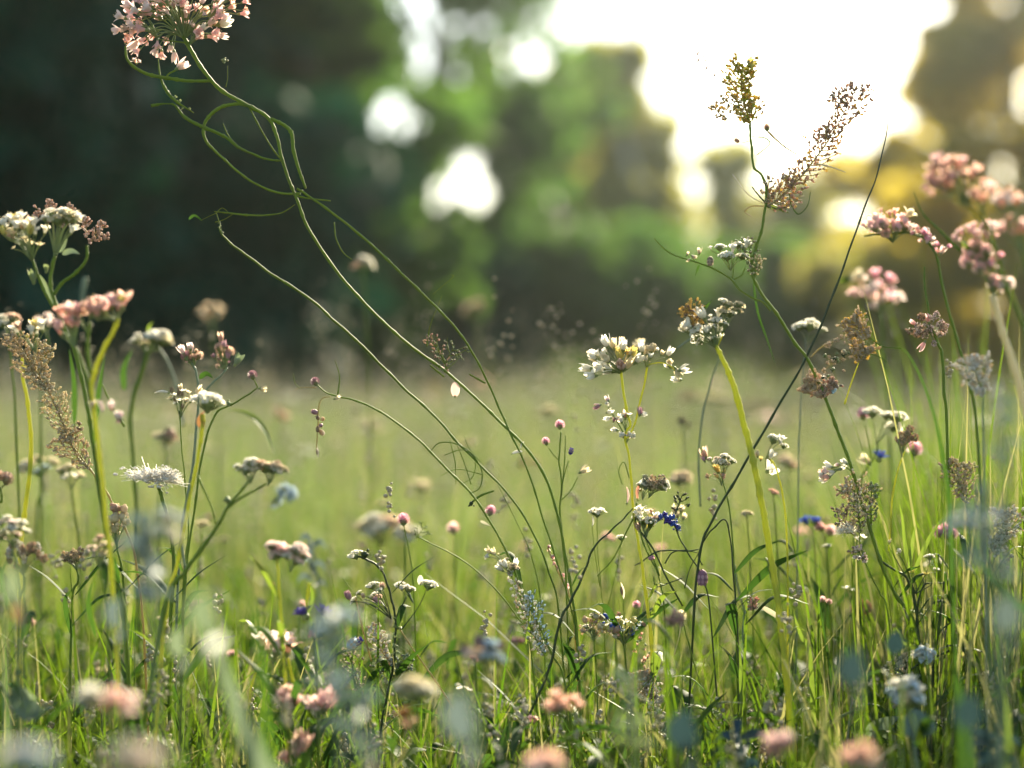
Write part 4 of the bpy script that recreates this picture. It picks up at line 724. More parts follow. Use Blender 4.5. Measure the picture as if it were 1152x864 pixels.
p.umbel(700, 706, 50, 30, 30, [('bead', 'white'), ('flower', 'white'), ('bead', 'blue'), ('flower', 'blue_pale'), ('bead', 'yellow')], 4, (702, 726), out=.7, pw=.8); p.one('bud', 'clover', 'magenta', 716, 684, 4.6); p.tendril([(716, 688), (708, 700)], (1, 1.2)); p.chain([(718, 710), (726, 735), (734, 756)], 20, 2.6, 'bud', ['rose_brown', 'calyx', 'salmon'], jitter=4)
p = Plant('cream_bead_tuft', 'tuft of small cream buds left of the blue and white tuft, low in the middle', 1.2, [(668, 712), (669, 730), (672, 780)], (2, 2.4), 'stem'); p.umbel(668, 706, 24, 26, 16, [('bead', 'cream'), ('bead', 'beige'), ('dome', 'white')], 4, (668, 722), out=.7)
p = Plant('oval_seed_plume', 'fat oval beige plume speckled with seeds, low in the middle', 1.2, [(728, 792), (732, 806), (738, 840)], (2.6, 3), 'stem'); p.panicle([(718, 758), (722, 772), (728, 792)], 34, 13, 3.2, 'beige', 'stem_brown', sub=5, mix='white'); p.panicle([(728, 762), (734, 780), (736, 806)], 30, 10, 2.8, 'white', 'stem_dark', sub=4, mix='bud_brown')
p = Plant('ball_seed_stalk', 'thin stalk topped by a small pale seed ball, low right of center', 1.2, [(766, 692), (770, 706), (776, 728), (788, 770), (800, 800), (812, 828)], (2, 2, 2.4), 'stem'); p.one('seed_head', 'clover', 'cream', 766, 698, 6.4); p.branch([(766, 700), (764, 716), (758, 738)], (1, 1.6), 'stem_pale')
p = Plant('drooping_clover_bud', 'egg shaped purple bud hanging from a zigzag dark stem, right of center', 1.2, [(790, 636), (786, 624), (792, 608), (803, 594), (816, 585), (822, 610), (826, 660), (830, 720)], (1.8, 2, 2, 1.8), 'stem_dark'); p.one('flower_head', 'scaly', 'purple_dark', 790, 640, 10, (0, 0, -1)); p.tendril([(785, 622), (770, 619), (756, 622), (748, 634)], (1.0, 1.6), 'stem_dark'); p.tendril([(786, 622), (776, 640), (770, 662)], (1.0, 1.4), 'stem_dark')

# --- right half
p = Plant('long_dark_blade', 'very long dark grass blade leaning right across the bright sky', 1.2,
          [(1001, 117), (998, 145), (987, 195), (969, 243), (949, 300), (926, 360), (904, 408), (868, 470), (832, 532), (803, 582), (788, 620), (780, 700)], (0.7, 1.8, 2.6, 3.0, 3.2, 3.2, 3.0, 2.6), 'stem_dark', cat='grass')
p = Plant('brown_panicle_plant', 'tall forked plant with brown feathery panicles against the bright sky', 1.2,
          [(844, 137), (844, 150), (846, 170), (848, 188), (857, 197), (862, 212), (861, 233), (856, 262), (848, 286), (846, 306), (856, 329), (876, 356), (893, 384), (908, 403), (918, 424), (928, 446), (940, 478), (957, 523), (969, 562), (978, 592), (992, 636), (1008, 670), (1026, 694), (1032, 730), (1030, 780)], (3.0, 3.2, 3.4, 3.8, 4.2, 4.4, 4.6, 4.4, 4.4), 'stem')
p.panicle([(836, 74), (834, 92), (836, 112), (844, 138)], 60, 21, 2.9, 'straw', 'stem_yellow', sub=4, prof=lambda t: 0.95 - 0.5*abs(t - 0.55), mix='stem_yellow', tw=1.3, w=(1.2, 2.6), lab='golden plume on the left fork')
p.panicle([(810, 112), (822, 116), (834, 124), (843, 136)], 16, 11, 2.6, 'straw', 'stem_brown', sub=3, mix='stem_brown'); p.panicle([(848, 112), (850, 122), (846, 136)], 14, 12, 2.5, 'straw', 'stem_yellow', sub=3)
p.chain([(838, 70), (843, 76), (846, 80)], 4, 3.6, 'bud', ['straw', 'yellow']); p.branch([(803, 119), (812, 130), (826, 138), (844, 142)], (.7, 1.2), 'stem_brown'); p.panicle([(802, 118), (808, 126), (818, 134)], 10, 8, 2.6, 'straw', 'stem_brown', sub=3, mix='beige')
for x, y in ((783, 64), (784, 71), (793, 80), (802, 88)): p.one('loose_seed', 'seed', 'rose_brown', x, y, 4.0, (0.5, 0, 0.8))
p.tendril([(782, 62), (790, 76), (803, 90), (822, 104), (838, 118)], (0.4, 0.5), 'stem_pale'); p.tendril([(791, 63), (796, 72), (803, 84)], (1.4, 0.5), 'stem_pale')
p.one('bud', 'scaly', 'rose_brown', 832, 160, 3.6, (-.6, 0, .4)); p.tendril([(834, 161), (846, 158)], (.5, .8))
p.tendril([(846, 154), (860, 155), (866, 162), (852, 174)], (1.4, 1.6, 1.0)); p.tendril([(864, 148), (872, 156), (884, 166), (897, 174)], (2.6, 1.8, 1.2), 'stem_brown'); p.one('bud', 'clover', 'rose_brown', 863, 147, 4.5)
p.panicle([(964, 97), (952, 122), (938, 148), (922, 172), (900, 200), (878, 222), (863, 232)], 80, 19, 2.9, 'rose_brown', 'stem_brown', sub=4, prof=lambda t: 0.55 + 0.65*abs(math.sin(t*9.0 + 0.6)), lab='long brown plume leaning right', w=(1.2, 3.0), tw=1.2, mix='straw')
p.panicle([(936, 106), (944, 110), (954, 118)], 12, 10, 2.4, 'rose_brown', 'stem_brown', sub=3); p.panicle([(928, 142), (930, 150), (934, 156)], 10, 10, 2.4, 'rose_brown', 'stem_brown', sub=4); p.panicle([(866, 198), (864, 212), (866, 228)], 10, 9, 2.4, 'beige', 'stem_brown', sub=3); p.panicle([(884, 196), (890, 204), (892, 212)], 10, 10, 2.4, 'beige', 'stem_brown', sub=4)
p.tendril([(916, 78), (926, 88), (934, 94), (948, 104)], (.5, 1.0), 'stem_pale'); p.tendril([(888, 218), (890, 230), (898, 241), (908, 232), (912, 216)], (1.2, 1.4, 0.8)); p.tendril([(918, 184), (935, 188), (952, 194)], (1.4, 1.8, 0.7), 'stem_pale')
p.leaf([(862, 232), (872, 234), (888, 240)], 6, 'leaf_lime'); p.tendril([(861, 228), (852, 218), (846, 210)], (1.8, 1.2), 'stem_dark'); p.tendril([(860, 229), (842, 219), (824, 196)], (1.2, 0.5), 'stem_pale'); p.tendril([(860, 232), (846, 232), (838, 238), (846, 244)], (1.4, 1.6, 0.9), 'stem_brown')
p.panicle([(838, 268), (844, 284), (848, 304)], 20, 12, 2.4, 'calyx', 'stem', sub=3, w=(.6, 1.4)); p.panicle([(852, 288), (850, 300), (849, 312)], 14, 9, 2.4, 'cream', 'stem', sub=3)
p.branch([(736, 268), (744, 277), (756, 286), (780, 294), (800, 301), (821, 313), (832, 326), (846, 335), (858, 340), (867, 350)], (1.2, 2.0, 2.6, 2.8), 'stem'); p.chain([(772, 289), (778, 288), (786, 284)], 5, 3, 'bud', ['beige', 'cream'])
p.umbel(0, 0, 0, 0, 0, [('dome', 'white'), ('dome', 'white'), ('knob', 'white')], 6.6, (822, 304), pts=[(800, 281, .004), (810, 280, 0), (824, 285, 0), (831, 278, .004), (838, 280, 0), (818, 290, -.004), (835, 290, 0)], out=.4, pw=1.1); p.one('bud', 'scaly', 'bud_brown', 799, 288, 6, (0, 0, -1)); p.tendril([(838, 302), (834, 310), (826, 314)], (1, 1.4)); p.tendril([(824, 294), (825, 304), (824, 313)], (1, 1.4))
p.leaf([(847, 312), (852, 350), (862, 380), (873, 412)], 3.0, 'leaf', twist=.4); p.leaf([(787, 297), (784, 304), (782, 311)], 2.6, 'leaf')
p.branch([(968, 378), (950, 380), (936, 385), (922, 392), (912, 402)], (1.4, 2.0, 2.4), 'stem_brown'); p.chain([(960, 379), (942, 383), (926, 390)], 20, 2.0, 'bead', 'beige', jitter=2)
p.panicle([(957, 360), (966, 370), (978, 380)], 36, 14, 3.1, 'beige', 'stem_brown', sub=5, mix='straw'); p.panicle([(972, 392), (968, 398), (966, 408)], 34, 14, 3.1, 'beige', 'stem_brown', sub=5, mix='straw'); p.tendril([(974, 352), (976, 362), (974, 370)], (1.4, 1)); p.branch([(966, 408), (958, 430), (950, 455)], (1.4, 2.4), 'stem_yellow'); p.tendril([(978, 380), (994, 390), (1014, 392)], (1.6, 1.4)); p.tendril([(980, 398), (990, 402), (998, 408)], (1.2, .8))
p.branch([(958, 400), (944, 404), (932, 412), (926, 420)], (1.2, 1.4), 'stem_brown'); p.chain([(956, 400), (942, 405), (930, 414)], 20, 2.2, 'bead', ['beige', 'calyx'], jitter=4)
p.panicle([(906, 432), (916, 436), (928, 446)], 30, 13, 3.2, 'beige', 'stem_brown', sub=5, mix='rose_brown'); p.panicle([(938, 430), (930, 438), (928, 448)], 18, 10, 3.2, 'rose_brown', 'stem_brown', sub=4); p.one('bud', 'bead', 'blue_pale', 938, 442, 4)
p.chain([(926, 428), (944, 402), (950, 395)], 6, 2.2, 'bead', 'stem_dark', jitter=4)
p.branch([(938, 526), (948, 524), (958, 530)], (1, 1.6), 'stem'); p.umbel(934, 534, 20, 18, 8, [('bud', 'white'), ('bud', 'salmon'), ('knob', 'pink_pale')], 5, (946, 528), out=.8); p.chain([(942, 528), (952, 524)], 3, 4, 'bud', ['white', 'pink_pale'])
p.panicle([(950, 545), (964, 556), (976, 580)], 34, 16, 2.6, 'beige', 'stem', sub=4, mix='white'); p.panicle([(982, 545), (980, 560), (980, 590)], 26, 10, 2.6, 'calyx', 'stem', sub=3, mix='cream')
p = Plant('fine_white_spray', 'fine spray of white seed tufts beside the foot of the forked plant, lower right', 1.19, [(966, 590), (967, 605), (970, 622), (978, 644), (990, 668), (1000, 700)], (1.4, 2.0, 2.4), 'stem')
p.panicle([(946, 570), (950, 586), (960, 600)], 16, 11, 2.6, 'beige', 'stem_brown', sub=4, mix='bud_brown'); p.one('flower_head', 'fluff', 'white', 951, 598, 11, (-.2, 0, 1)); p.panicle([(964, 556), (966, 580), (968, 600)], 26, 10, 2.4, 'cream', 'stem', sub=3); p.panicle([(962, 616), (968, 624), (974, 632)], 12, 8, 2.6, 'pink_pale', 'stem', sub=3)
p = Plant('yellow_stalk_umbel', 'white beaded umbel on a thick curved yellow stalk, right of center', 1.16,
          [(805, 388), (812, 402), (821, 422), (829, 446), (836, 474), (843, 500), (849, 526), (855, 556), (861, 588), (866, 620), (872, 655), (878, 700), (883, 745), (888, 800), (893, 850)], (5, 8, 8, 8, 8.5, 8), 'stem_yellow')
p.umbel(797, 373, 56, 36, 26, [('knob', 'white'), ('bud', 'cream'), ('dome', 'white'), ('bud', 'white')], 5.6, (806, 392), out=.85, pw=1.0); p.umbel(822, 350, 24, 30, 9, [('dome', 'white'), ('dome', 'cream')], 5.2, (814, 374), out=.7); p.tendril([(814, 374), (810, 384), (806, 392)], (1.2, 1.6), 'stem_yellow')
p.panicle([(772, 346), (780, 356), (786, 372)], 26, 13, 2.8, 'straw', 'stem_brown', sub=4); p.leaf([(786, 352), (794, 346), (802, 336)], 4, 'leaf'); p.branch([(762, 392), (770, 386), (784, 376)], (4, 3), 'stem_grey', d=1.28)
p.branch([(810, 400), (800, 430), (790, 470), (786, 520), (788, 570)], (2, 3, 3), 'stem_grey', d=1.3)
p = Plant('four_white_florets', 'four rounded white florets clustered by the thick yellow stalk', 1.17, [(866, 516), (872, 524), (878, 545), (883, 575), (886, 640)], (2, 2.4, 2.4), 'stem_yellow')
p.umbel(0, 0, 0, 0, 0, [('dome', 'white'), ('knob', 'white')], 8, (862, 516), pts=[(870, 496, 0), (882, 503, .004), (866, 516, -.003), (863, 531, .004), (878, 497, .006)], out=.5, pw=1.2); p.chain([(845, 516), (852, 510), (858, 520)], 5, 3, 'bud', ['straw', 'cream'])
p = Plant('cream_pair_umbel', 'pair of small cream umbels left of the thick yellow stalk', 1.21, [(812, 530), (814, 545), (820, 570), (826, 640)], (1.6, 2, 2.4), 'stem'); p.umbel(816, 520, 18, 16, 8, [('dome', 'cream'), ('dome', 'white')], 5, (814, 534)); p.umbel(798, 517, 18, 8, 5, [('dome', 'pink_pale'), ('bud', 'mauve')], 4.4, (808, 534)); p.umbel(806, 536, 24, 14, 8, [('bud', 'straw'), ('bead', 'beige')], 3, (812, 546))
p = Plant('white_three_cap', 'three soft white caps in the fork of the tall right stem', 1.3, [(906, 380), (906, 392), (904, 410), (900, 470), (898, 540)], (1.4, 1.8, 2), 'stem_grey'); p.umbel(0, 0, 0, 0, 0, [('dome', 'white')], 8.5, (908, 386), pts=[(899, 369, 0), (911, 368, .004), (926, 372, 0)], out=.4)
p = Plant('spiky_pink_head', 'round spiky pink beige seed head hanging below the pink clusters at right', 1.2, [(1046, 364), (1056, 388), (1060, 400), (1062, 440), (1066, 500)], (3, 4, 4, 4), 'stem'); p.umbel(1046, 370, 36, 32, 26, [('spike', 'rose_brown'), ('spike', 'pink_pale'), ('bud', 'pink')], 5.2, (1046, 374), out=.95, top=False, pw=.9); p.tendril([(1040, 300), (1040, 320), (1044, 345), (1046, 360)], (1.6, 2.2), 'stem')
p = Plant('pink_cluster_plant', 'plant with several bright pink clusters on a pale thick stalk, at the right edge', 1.05, [(1116, 332), (1120, 346), (1130, 380), (1140, 410), (1150, 446), (1160, 500), (1166, 600)], (8, 9, 9, 9), 'stem_pale')
p.umbel(1100, 266, 60, 24, 14, [('clover', 'pink'), ('knob', 'pink_pale'), ('knob', 'pink')], 6.6, (1110, 300), out=.7, pw=1.4); p.umbel(1096, 290, 24, 22, 6, [('clover', 'pink')], 7, (1112, 316), out=.7); p.umbel(1110, 300, 30, 40, 13, [('clover', 'pink'), ('knob', 'magenta'), ('knob', 'pink_pale')], 5.6, (1116, 330), out=.8, pw=1.2); p.umbel(1122, 322, 22, 20, 8, [('clover', 'pink'), ('clover', 'pink_pale')], 5.4, (1117, 336)); p.leaf([(1110, 300), (1092, 282), (1080, 270)], 10, 'leaf_lime')
p = Plant('pink_umbel_tall', 'tall blurred pink umbel with a salmon side cluster, top right', 0.98, [(1104, 236), (1112, 258), (1122, 290), (1132, 320), (1148, 356), (1170, 420), (1180, 520)], (4, 6, 6.5, 6.5), 'stem')
p.umbel(1074, 200, 62, 34, 22, [('knob', 'pink'), ('knob', 'salmon')], 8, (1090, 234), out=.6, pw=1.6); p.umbel(1056, 214, 36, 22, 8, [('knob', 'pink')], 7, (1086, 234), out=.6); p.umbel(1104, 224, 30, 26, 8, [('knob', 'salmon'), ('knob', 'pink_pale')], 8, (1104, 242), out=.6); p.branch([(1088, 232), (1100, 244), (1112, 260)], (3, 4)); p.one('floret', 'knob', 'salmon', 1107, 210, 6)
p = Plant('salmon_edge_flower', 'blurred salmon flower with round buds cut by the right edge', 0.96, [(1146, 262), (1152, 290), (1160, 330), (1176, 420)], (4, 5, 5), 'stem'); p.umbel(1136, 232, 32, 20, 8, [('knob', 'salmon'), ('knob', 'pink_pale')], 9, (1146, 258), out=.5, pw=1.6); p.umbel(1142, 262, 36, 24, 6, [('knob', 'salmon'), ('knob', 'pink')], 7.5, (1150, 286), out=.7, pw=1.4)
p = Plant('pink_spike_flower', 'row of pink florets with a beaded pink spike on arching green stem, right', 1.13, [(972, 266), (985, 264), (1004, 262), (1024, 262), (1042, 270), (1054, 290), (1062, 330), (1076, 380), (1090, 430), (1100, 500)], (2, 3, 3.5, 4, 4), 'stem')
p.umbel(996, 258, 62, 18, 17, [('clover', 'pink'), ('knob', 'pink'), ('knob', 'pink_pale')], 6.4, (1004, 272), out=.6, pw=1.4); p.umbel(1000, 244, 26, 12, 5, [('knob', 'salmon')], 5, (1004, 262)); p.one('floret', 'knob', 'cream', 1018, 246, 9, (.6, 0, .7)); p.chain([(1030, 258), (1044, 270), (1062, 286)], 26, 3.6, 'bud', ['pink', 'magenta', 'pink_pale'], jitter=3.4); p.tendril([(1080, 282), (1060, 262), (1038, 240), (1028, 216)], (3.4, 2.4, .8), 'stem', d=1.1)
p = Plant('round_pink_flower', 'blurred round pink flower with a cream petal, standing alone at the right', 1.5, [(990, 348), (992, 365), (996, 420), (1000, 480)], (3, 3.4, 3.4), 'stem'); p.umbel(988, 332, 46, 36, 18, [('knob', 'pink'), ('knob', 'magenta'), ('knob', 'pink_pale')], 8.5, (990, 352), out=.7, pw=1.4, top=False); p.one('floret', 'knob', 'cream', 974, 318, 11, (-.7, 0, .6)); p.one('bud', 'bud', 'leaf_lime', 958, 312, 6, (-.7, 0, -.3))
p = Plant('purple_white_cluster', 'cluster of white caps with purple and blue buds, right of the forked plant', 1.32, [(988, 500), (984, 514), (970, 535), (962, 560), (960, 620)], (2, 2.4, 2.6), 'stem')
p.umbel(0, 0, 0, 0, 0, [('dome', 'white')], 8.5, (986, 500), pts=[(981, 466, 0), (997, 469, .004), (1009, 472, 0), (1006, 482, .006)], out=.4, pw=1.1); p.one('bud', 'clover', 'magenta', 971, 471, 7, dd=.03); p.tendril([(973, 478), (978, 500), (980, 516)], (1, 1.6)); p.one('flower_head', 'cornflower', 'blue', 987, 520, 9, (.4, -.4, 1)); p.one('bud', 'bud', 'cream', 979, 522, 6, (-.5, 0, .4)); p.umbel(1019, 497, 22, 22, 10, [('spike', 'beige'), ('spike', 'rose_brown')], 5, (1014, 512), dd=-.1); p.one('flower_head', 'clover', 'magenta', 1027, 512, 9, (.3, 0, 1)); p.branch([(1018, 506), (1010, 530), (1004, 560), (1000, 620)], (1.4, 2.4), 'stem_yellow', d=1.24)
p = Plant('feathery_grass_head', 'pale feathery grass head beside the blurred blue grey leaves, right edge', 1.2, [(1082, 548), (1086, 566), (1090, 590), (1092, 650)], (1.6, 2, 2.4), 'stem'); p.panicle([(1066, 520), (1074, 536), (1084, 560)], 32, 14, 2.8, 'beige', 'stem', sub=4, mix='cream'); p.panicle([(1086, 522), (1086, 540), (1088, 566)], 26, 12, 2.8, 'cream', 'stem', sub=4, mix='beige')
p = Plant('white_feather_head', 'white feathery seed head, lower of the two at the right edge', 1.2, [(1130, 598), (1124, 614), (1116, 640), (1110, 700)], (1.6, 2, 2.4), 'stem'); p.panicle([(1130, 576), (1132, 592), (1126, 612)], 34, 17, 3.2, 'white', 'stem_grey', sub=5, mix='beige'); p.panicle([(1120, 606), (1122, 614), (1120, 626)], 18, 12, 3.0, 'fluff', 'stem_grey', sub=4)
p = Plant('pale_mesh_head', 'pale translucent seed plume above the blue grey leaves at the right edge', 1.1, [(1104, 420), (1106, 440), (1106, 480), (1108, 560)], (2, 2.6, 3), 'stem_grey'); p.panicle([(1096, 402), (1100, 424), (1106, 446)], 44, 18, 3.0, 'fluff', 'stem_grey', sub=5, mix='beige')
p = Plant('dark_branched_plant', 'dark branched plant with tiny yellow and white florets, lower right', 1.2, [(990, 630), (1004, 640), (1018, 648), (1026, 664), (1031, 690), (1033, 720), (1036, 760), (1040, 820), (1044, 870)], (2.4, 3.2, 3.8, 4.6, 6, 7), 'stem_dark')
p.branch([(1062, 654), (1060, 676), (1056, 706), (1052, 736), (1048, 780), (1046, 830)], (2.6, 3.6, 5), 'stem_dark'); p.branch([(1061, 656), (1050, 656), (1040, 658), (1034, 672), (1032, 690)], (1.6, 2.6), 'stem_dark'); p.branch([(1090, 702), (1076, 698), (1062, 706), (1054, 716)], (1.4, 2.4), 'stem_dark'); p.branch([(1018, 760), (1032, 748), (1050, 740), (1068, 732)], (2, 3.4), 'stem_dark')
for x, y, k, c, r in ((1046, 628, 'dome', 'white', 5.5), (1025, 645, 'flower', 'yellow', 5.5), (1042, 647, 'flower', 'yellow', 4.5), (1053, 642, 'dome', 'white', 4), (1000, 612, 'bead', 'cream', 3), (1012, 622, 'bead', 'white', 3)): p.one('flower_head', k, c, x, y, r); p.tendril([(x, y + 3), (x - 3 if x > 1030 else x + 6, y + 14), (1030, 668)], (.8, 1.2), 'stem_dark')
for a, b in (((1012, 566), (1020, 620)), ((1030, 590), (1022, 630)), ((1062, 580), (1026, 634))): p.leaf([(b[0], b[1] + 14), ((a[0]+b[0])/2 + 1, (a[1]+b[1])/2), a], 5, 'leaf_lime')
p.panicle([(1002, 744), (1012, 754), (1026, 770)], 22, 13, 2.8, 'stem_pale', 'stem_dark', sub=4, mix='stem_dark'); p.leaf([(1034, 728), (1020, 722), (1008, 706)], 8, 'leaf_lime')
p = Plant('white_downy_puff', 'white downy puff beside the dark branched plant, lower right', 1.14, [(1040, 740), (1044, 756), (1046, 790), (1046, 840)], (3, 4, 4), 'stem_dark'); p.one('flower_head', 'fluff', 'white', 1039, 738, 13, (.1, 0, 1)); p.umbel(1039, 736, 18, 14, 8, [('dome', 'blue_pale')], 5.5, (1040, 744)); p.leaf([(1038, 732), (1020, 724), (1012, 720)], 6, 'leaf_lime')
p = Plant('pale_blue_flower', 'soft pale blue flower with a yellow eye over a silvery torn leaf, bottom right', 1.04, [(1022, 800), (1026, 820), (1030, 850), (1032, 880)], (4, 5, 5), 'stem_grey')
p.umbel(1020, 782, 40, 26, 22, [('dome', 'blue_pale'), ('knob', 'white'), ('dome', 'blue_pale')], 7, (1022, 802), out=.5, pw=1.4); p.one('flower_head', 'dome', 'cream', 1016, 785, 6, (0, -1, .3), dd=-.03); p.leaf([(1034, 830), (1032, 812), (1030, 796)], 40, 'leaf_teal', twist=.2, lab='wide teal sheath below the flower'); p.leaf([(974, 826), (992, 816), (1012, 806)], 20, 'leaf_pale', twist=.3, d=1.17, lab='silvery torn leaf'); p.leaf([(988, 820), (1006, 826), (1018, 838)], 18, 'leaf_pale', twist=-.2, d=1.18); p.branch([(1010, 838), (996, 848), (976, 862)], (2, 3), 'stem_pale')
p = Plant('tan_tuft_stalk', 'tan ragged tuft on a pale slanting stalk against the yellow stalk foot', 1.2, [(846, 682), (838, 690), (836, 712), (838, 760)], (2.4, 2.6, 3), 'stem_grey'); p.one('seed_head', 'spike', 'salmon', 846, 686, 9, (.2, 0, 1)); p.leaf([(856, 682), (872, 692), (892, 706)], 6, 'stem_pale', twist=.3); p.branch([(826, 636), (830, 660), (838, 690)], (4, 3), 'stem_grey', d=1.3)

# ------------------------------------------------------------------ softly blurred flowers in front of and behind the plane of focus
def simple(name, lb, d, x, y, w, h, n, kinds, r, foot, sw=3, mat='stem', **k):
    q = Plant(name, lb, d, [(x, y + h*0.45), (x + (foot - x)*0.12, y + h*0.45 + 20), (x + (foot - x)*0.5, y + 90), (foot, y + 170)], (sw*0.8, sw, sw*1.2), mat)
    q.umbel(x, y, w, h, n, kinds, r, (x, y + h*0.75), **k); return q
simple('wildflower', 'big soft white umbel in the middle distance below center', 1.62, 428, 596, 54, 26, 16, [('dome', 'white'), ('dome', 'cream')], 9, 420, out=.5, pw=1.4); simple('wildflower', 'small soft white cap just right of the big soft white umbel', 1.6, 460, 603, 18, 14, 4, [('dome', 'white')], 8, 456)
q = simple('wildflower', 'soft pink and white pair of round heads, low left of center', 1.08, 312, 620, 22, 18, 8, [('clover', 'pink'), ('dome', 'pink_pale')], 8, 322, 3.4, 'stem_yellow', out=.5); q.umbel(332, 624, 24, 20, 9, [('dome', 'white'), ('dome', 'pink_pale')], 7, (326, 644)); q.one('bud', 'scaly', 'salmon', 306, 664, 4.5)
p = Plant('violet_flower', 'deep violet ragged flower with a coral bud, low left of center', 1.12, [(352, 700), (353, 716), (356, 760), (358, 820)], (3, 3.4, 3.6), 'stem'); p.one('flower_head', 'cornflower', 'violet', 346, 698, 11, (-.5, -.2, 1)); p.one('flower_head', 'cornflower', 'violet', 358, 698, 11, (.6, -.3, 1)); p.one('bud', 'bud', 'salmon', 350, 706, 6, (0, 0, -1)); p.tendril([(348, 656), (346, 672), (344, 690)], (3.6, 4, 3), 'stem_yellow'); p.leaf([(346, 690), (352, 672), (348, 654)], 5, 'leaf_lime')
p = Plant('pale_pink_petal_flower', 'wide pale pink petal flower on a thin yellow green stalk, low left of center', 1.12, [(296, 738), (290, 750), (284, 768), (281, 784), (278, 830)], (2.6, 3, 3.2), 'stem_yellow'); p.umbel(0, 0, 0, 0, 0, [('knob', 'pink_pale')], 12, (308, 744), pts=[(296, 728, 0), (306, 727, .004), (316, 731, 0), (310, 735, -.005), (323, 736, .002), (302, 733, .008)], out=.35, pw=1.8, droop=-.2); p.branch([(324, 740), (328, 758), (332, 774), (337, 784)], (4, 4.6, 3), 'stem_yellow')
for x, y, lb, c, f in ((327, 792, 'left of two soft pink drooping buds at the bottom left of center', 'pink', 322), (358, 799, 'right of two soft pink drooping buds at the bottom left of center', 'pink', 362), (332, 852, 'coral pink bud cluster cut by the bottom edge, left of center', 'salmon', 330)):
    q = simple('pink_bud', lb, 1.07, x, y, 20, 26, 7, [('knob', c), ('knob', 'pink_pale'), ('bud', c)], 9, f, 3.4, out=.6, droop=.4); q.leaf([(f, y + 60), (f + 14, y + 30), (f + 26, y - 6)], 7, 'leaf', d=1.12)
simple('wildflower', 'pinkish white blurred head with a dusky center, low in the middle', 0.95, 546, 733, 44, 26, 16, [('dome', 'pink_pale'), ('spike', 'mauve'), ('dome', 'blue_pale')], 7.5, 540, 4, out=.6)
simple('wildflower', 'cream white blurred head left of the pinkish white one, low in the middle', 0.9, 466, 775, 44, 26, 14, [('dome', 'white'), ('dome', 'cream')], 8.5, 466, 4, out=.5); simple('wildflower', 'rust orange blurred bud under the cream white head, low in the middle', 0.95, 465, 812, 18, 20, 6, [('knob', 'leaf_rust'), ('knob', 'salmon')], 7, 462, 3.4)
simple('wildflower', 'salmon pink blurred flat flower, low in the middle beside the bent stalk', 0.98, 634, 796, 38, 16, 12, [('dome', 'salmon'), ('knob', 'salmon')], 8, 640, 4, 'stem', out=.4); simple('wildflower', 'tiny pink bud left of the salmon flat flower, on the bent stalk foot', 1.16, 599, 817, 10, 12, 3, [('knob', 'pink')], 5, 596, 2)
q = simple('wildflower', 'large blurred white and pink petal flower, bottom left corner', 0.82, 104, 790, 30, 24, 10, [('dome', 'white'), ('knob', 'white')], 10, 112, 5, out=.4); q.umbel(130, 796, 26, 24, 8, [('knob', 'pink'), ('knob', 'pink_pale')], 9, (118, 812))
p = Plant('folded_pale_leaf_plant', 'pale green folded leaf curling up, bottom left corner', 1.03, [(24, 790), (26, 810), (28, 840), (30, 880)], (4, 4, 4), 'stem'); p.leaf([(14, 780), (30, 800), (46, 804), (60, 792)], 30, 'leaf_pale', twist=.9); p.leaf([(12, 776), (26, 778), (42, 786)], 16, 'leaf_pale', twist=-.4)
for x, y, d, w, h, lb, ks in ((28, 852, .62, 54, 30, 'very blurred greyish white bloom cut by the bottom left corner', [('dome', 'blue_pale'), ('dome', 'white')]), (152, 856, .62, 60, 34, 'very blurred white bloom cut by the bottom edge, left', [('dome', 'white'), ('dome', 'pink_pale')]), (612, 866, .8, 30, 18, 'soft coral bloom cut by the bottom edge in the middle', [('knob', 'salmon'), ('dome', 'pink_pale')]), (968, 862, .8, 30, 20, 'soft peach bloom cut by the bottom edge, right of center', [('knob', 'salmon'), ('dome', 'pink_pale')]), (876, 842, .86, 24, 16, 'dull pink blurred bloom near the foot of the yellow stalk', [('knob', 'pink'), ('dome', 'salmon')])):
    simple('wildflower', lb, d, x, y, w, h, 16, ks, 10, x + 6, 5, out=.5)
for x, y, d, r, lb, c in ((18, 660, .72, 19, 'pale grey green round leaf disc at the left edge', 'leaf_pale'), (202, 724, .84, 15, 'pale mint round leaf disc left of the broad blurred blade', 'leaf_pale'), (232, 690, .66, 24, 'big cream green blurred leaf above the broad blade', 'leaf_pale'), (130, 690, .86, 15, 'greyish lilac upright blurred petal leaf, lower left', 'leaf_blue'), (20, 690, .84, 9, 'small rust orange leaf spike at the left edge', 'leaf_rust'), (1132, 690, .74, 20, 'big grey blue blurred leaf at the right edge', 'leaf_blue'), (1090, 800, .78, 20, 'dark blue green blurred leaf, bottom right', 'leaf_teal'), (960, 750, .78, 20, 'dark teal blurred leaf left of the dark branched plant', 'leaf_teal'), (520, 806, .70, 26, 'big teal grey blurred leaf, bottom middle', 'leaf_blue'), (770, 822, .84, 22, 'dark blue leaf low in the bottom middle', 'leaf_teal'), (1008, 722, .96, 13, 'dark blue leaf touching the white downy puff', 'leaf_teal')):
    p = Plant('broad_leaf_plant', lb, d, [(x, y + r*0.7), (x + 3, y + r + 20), (x + 5, y + r + 80)], (2, 2.4, 3), 'stem_grey', cat='leafy plant')
    p.leaf([(x - 2, y + r*1.1, .01), (x, y), (x + 5, y - r*1.1, -.012)], r*1.7, c, twist=.5, fold=.35, peak=.5, d=d)
    p.leaf([(x + 2, y + r*2.2), (x + r*0.4, y + r*1.5, .01), (x + r*.9, y + r*1.0, .03)], r*.6, c, twist=-.7, d=d*1.02)
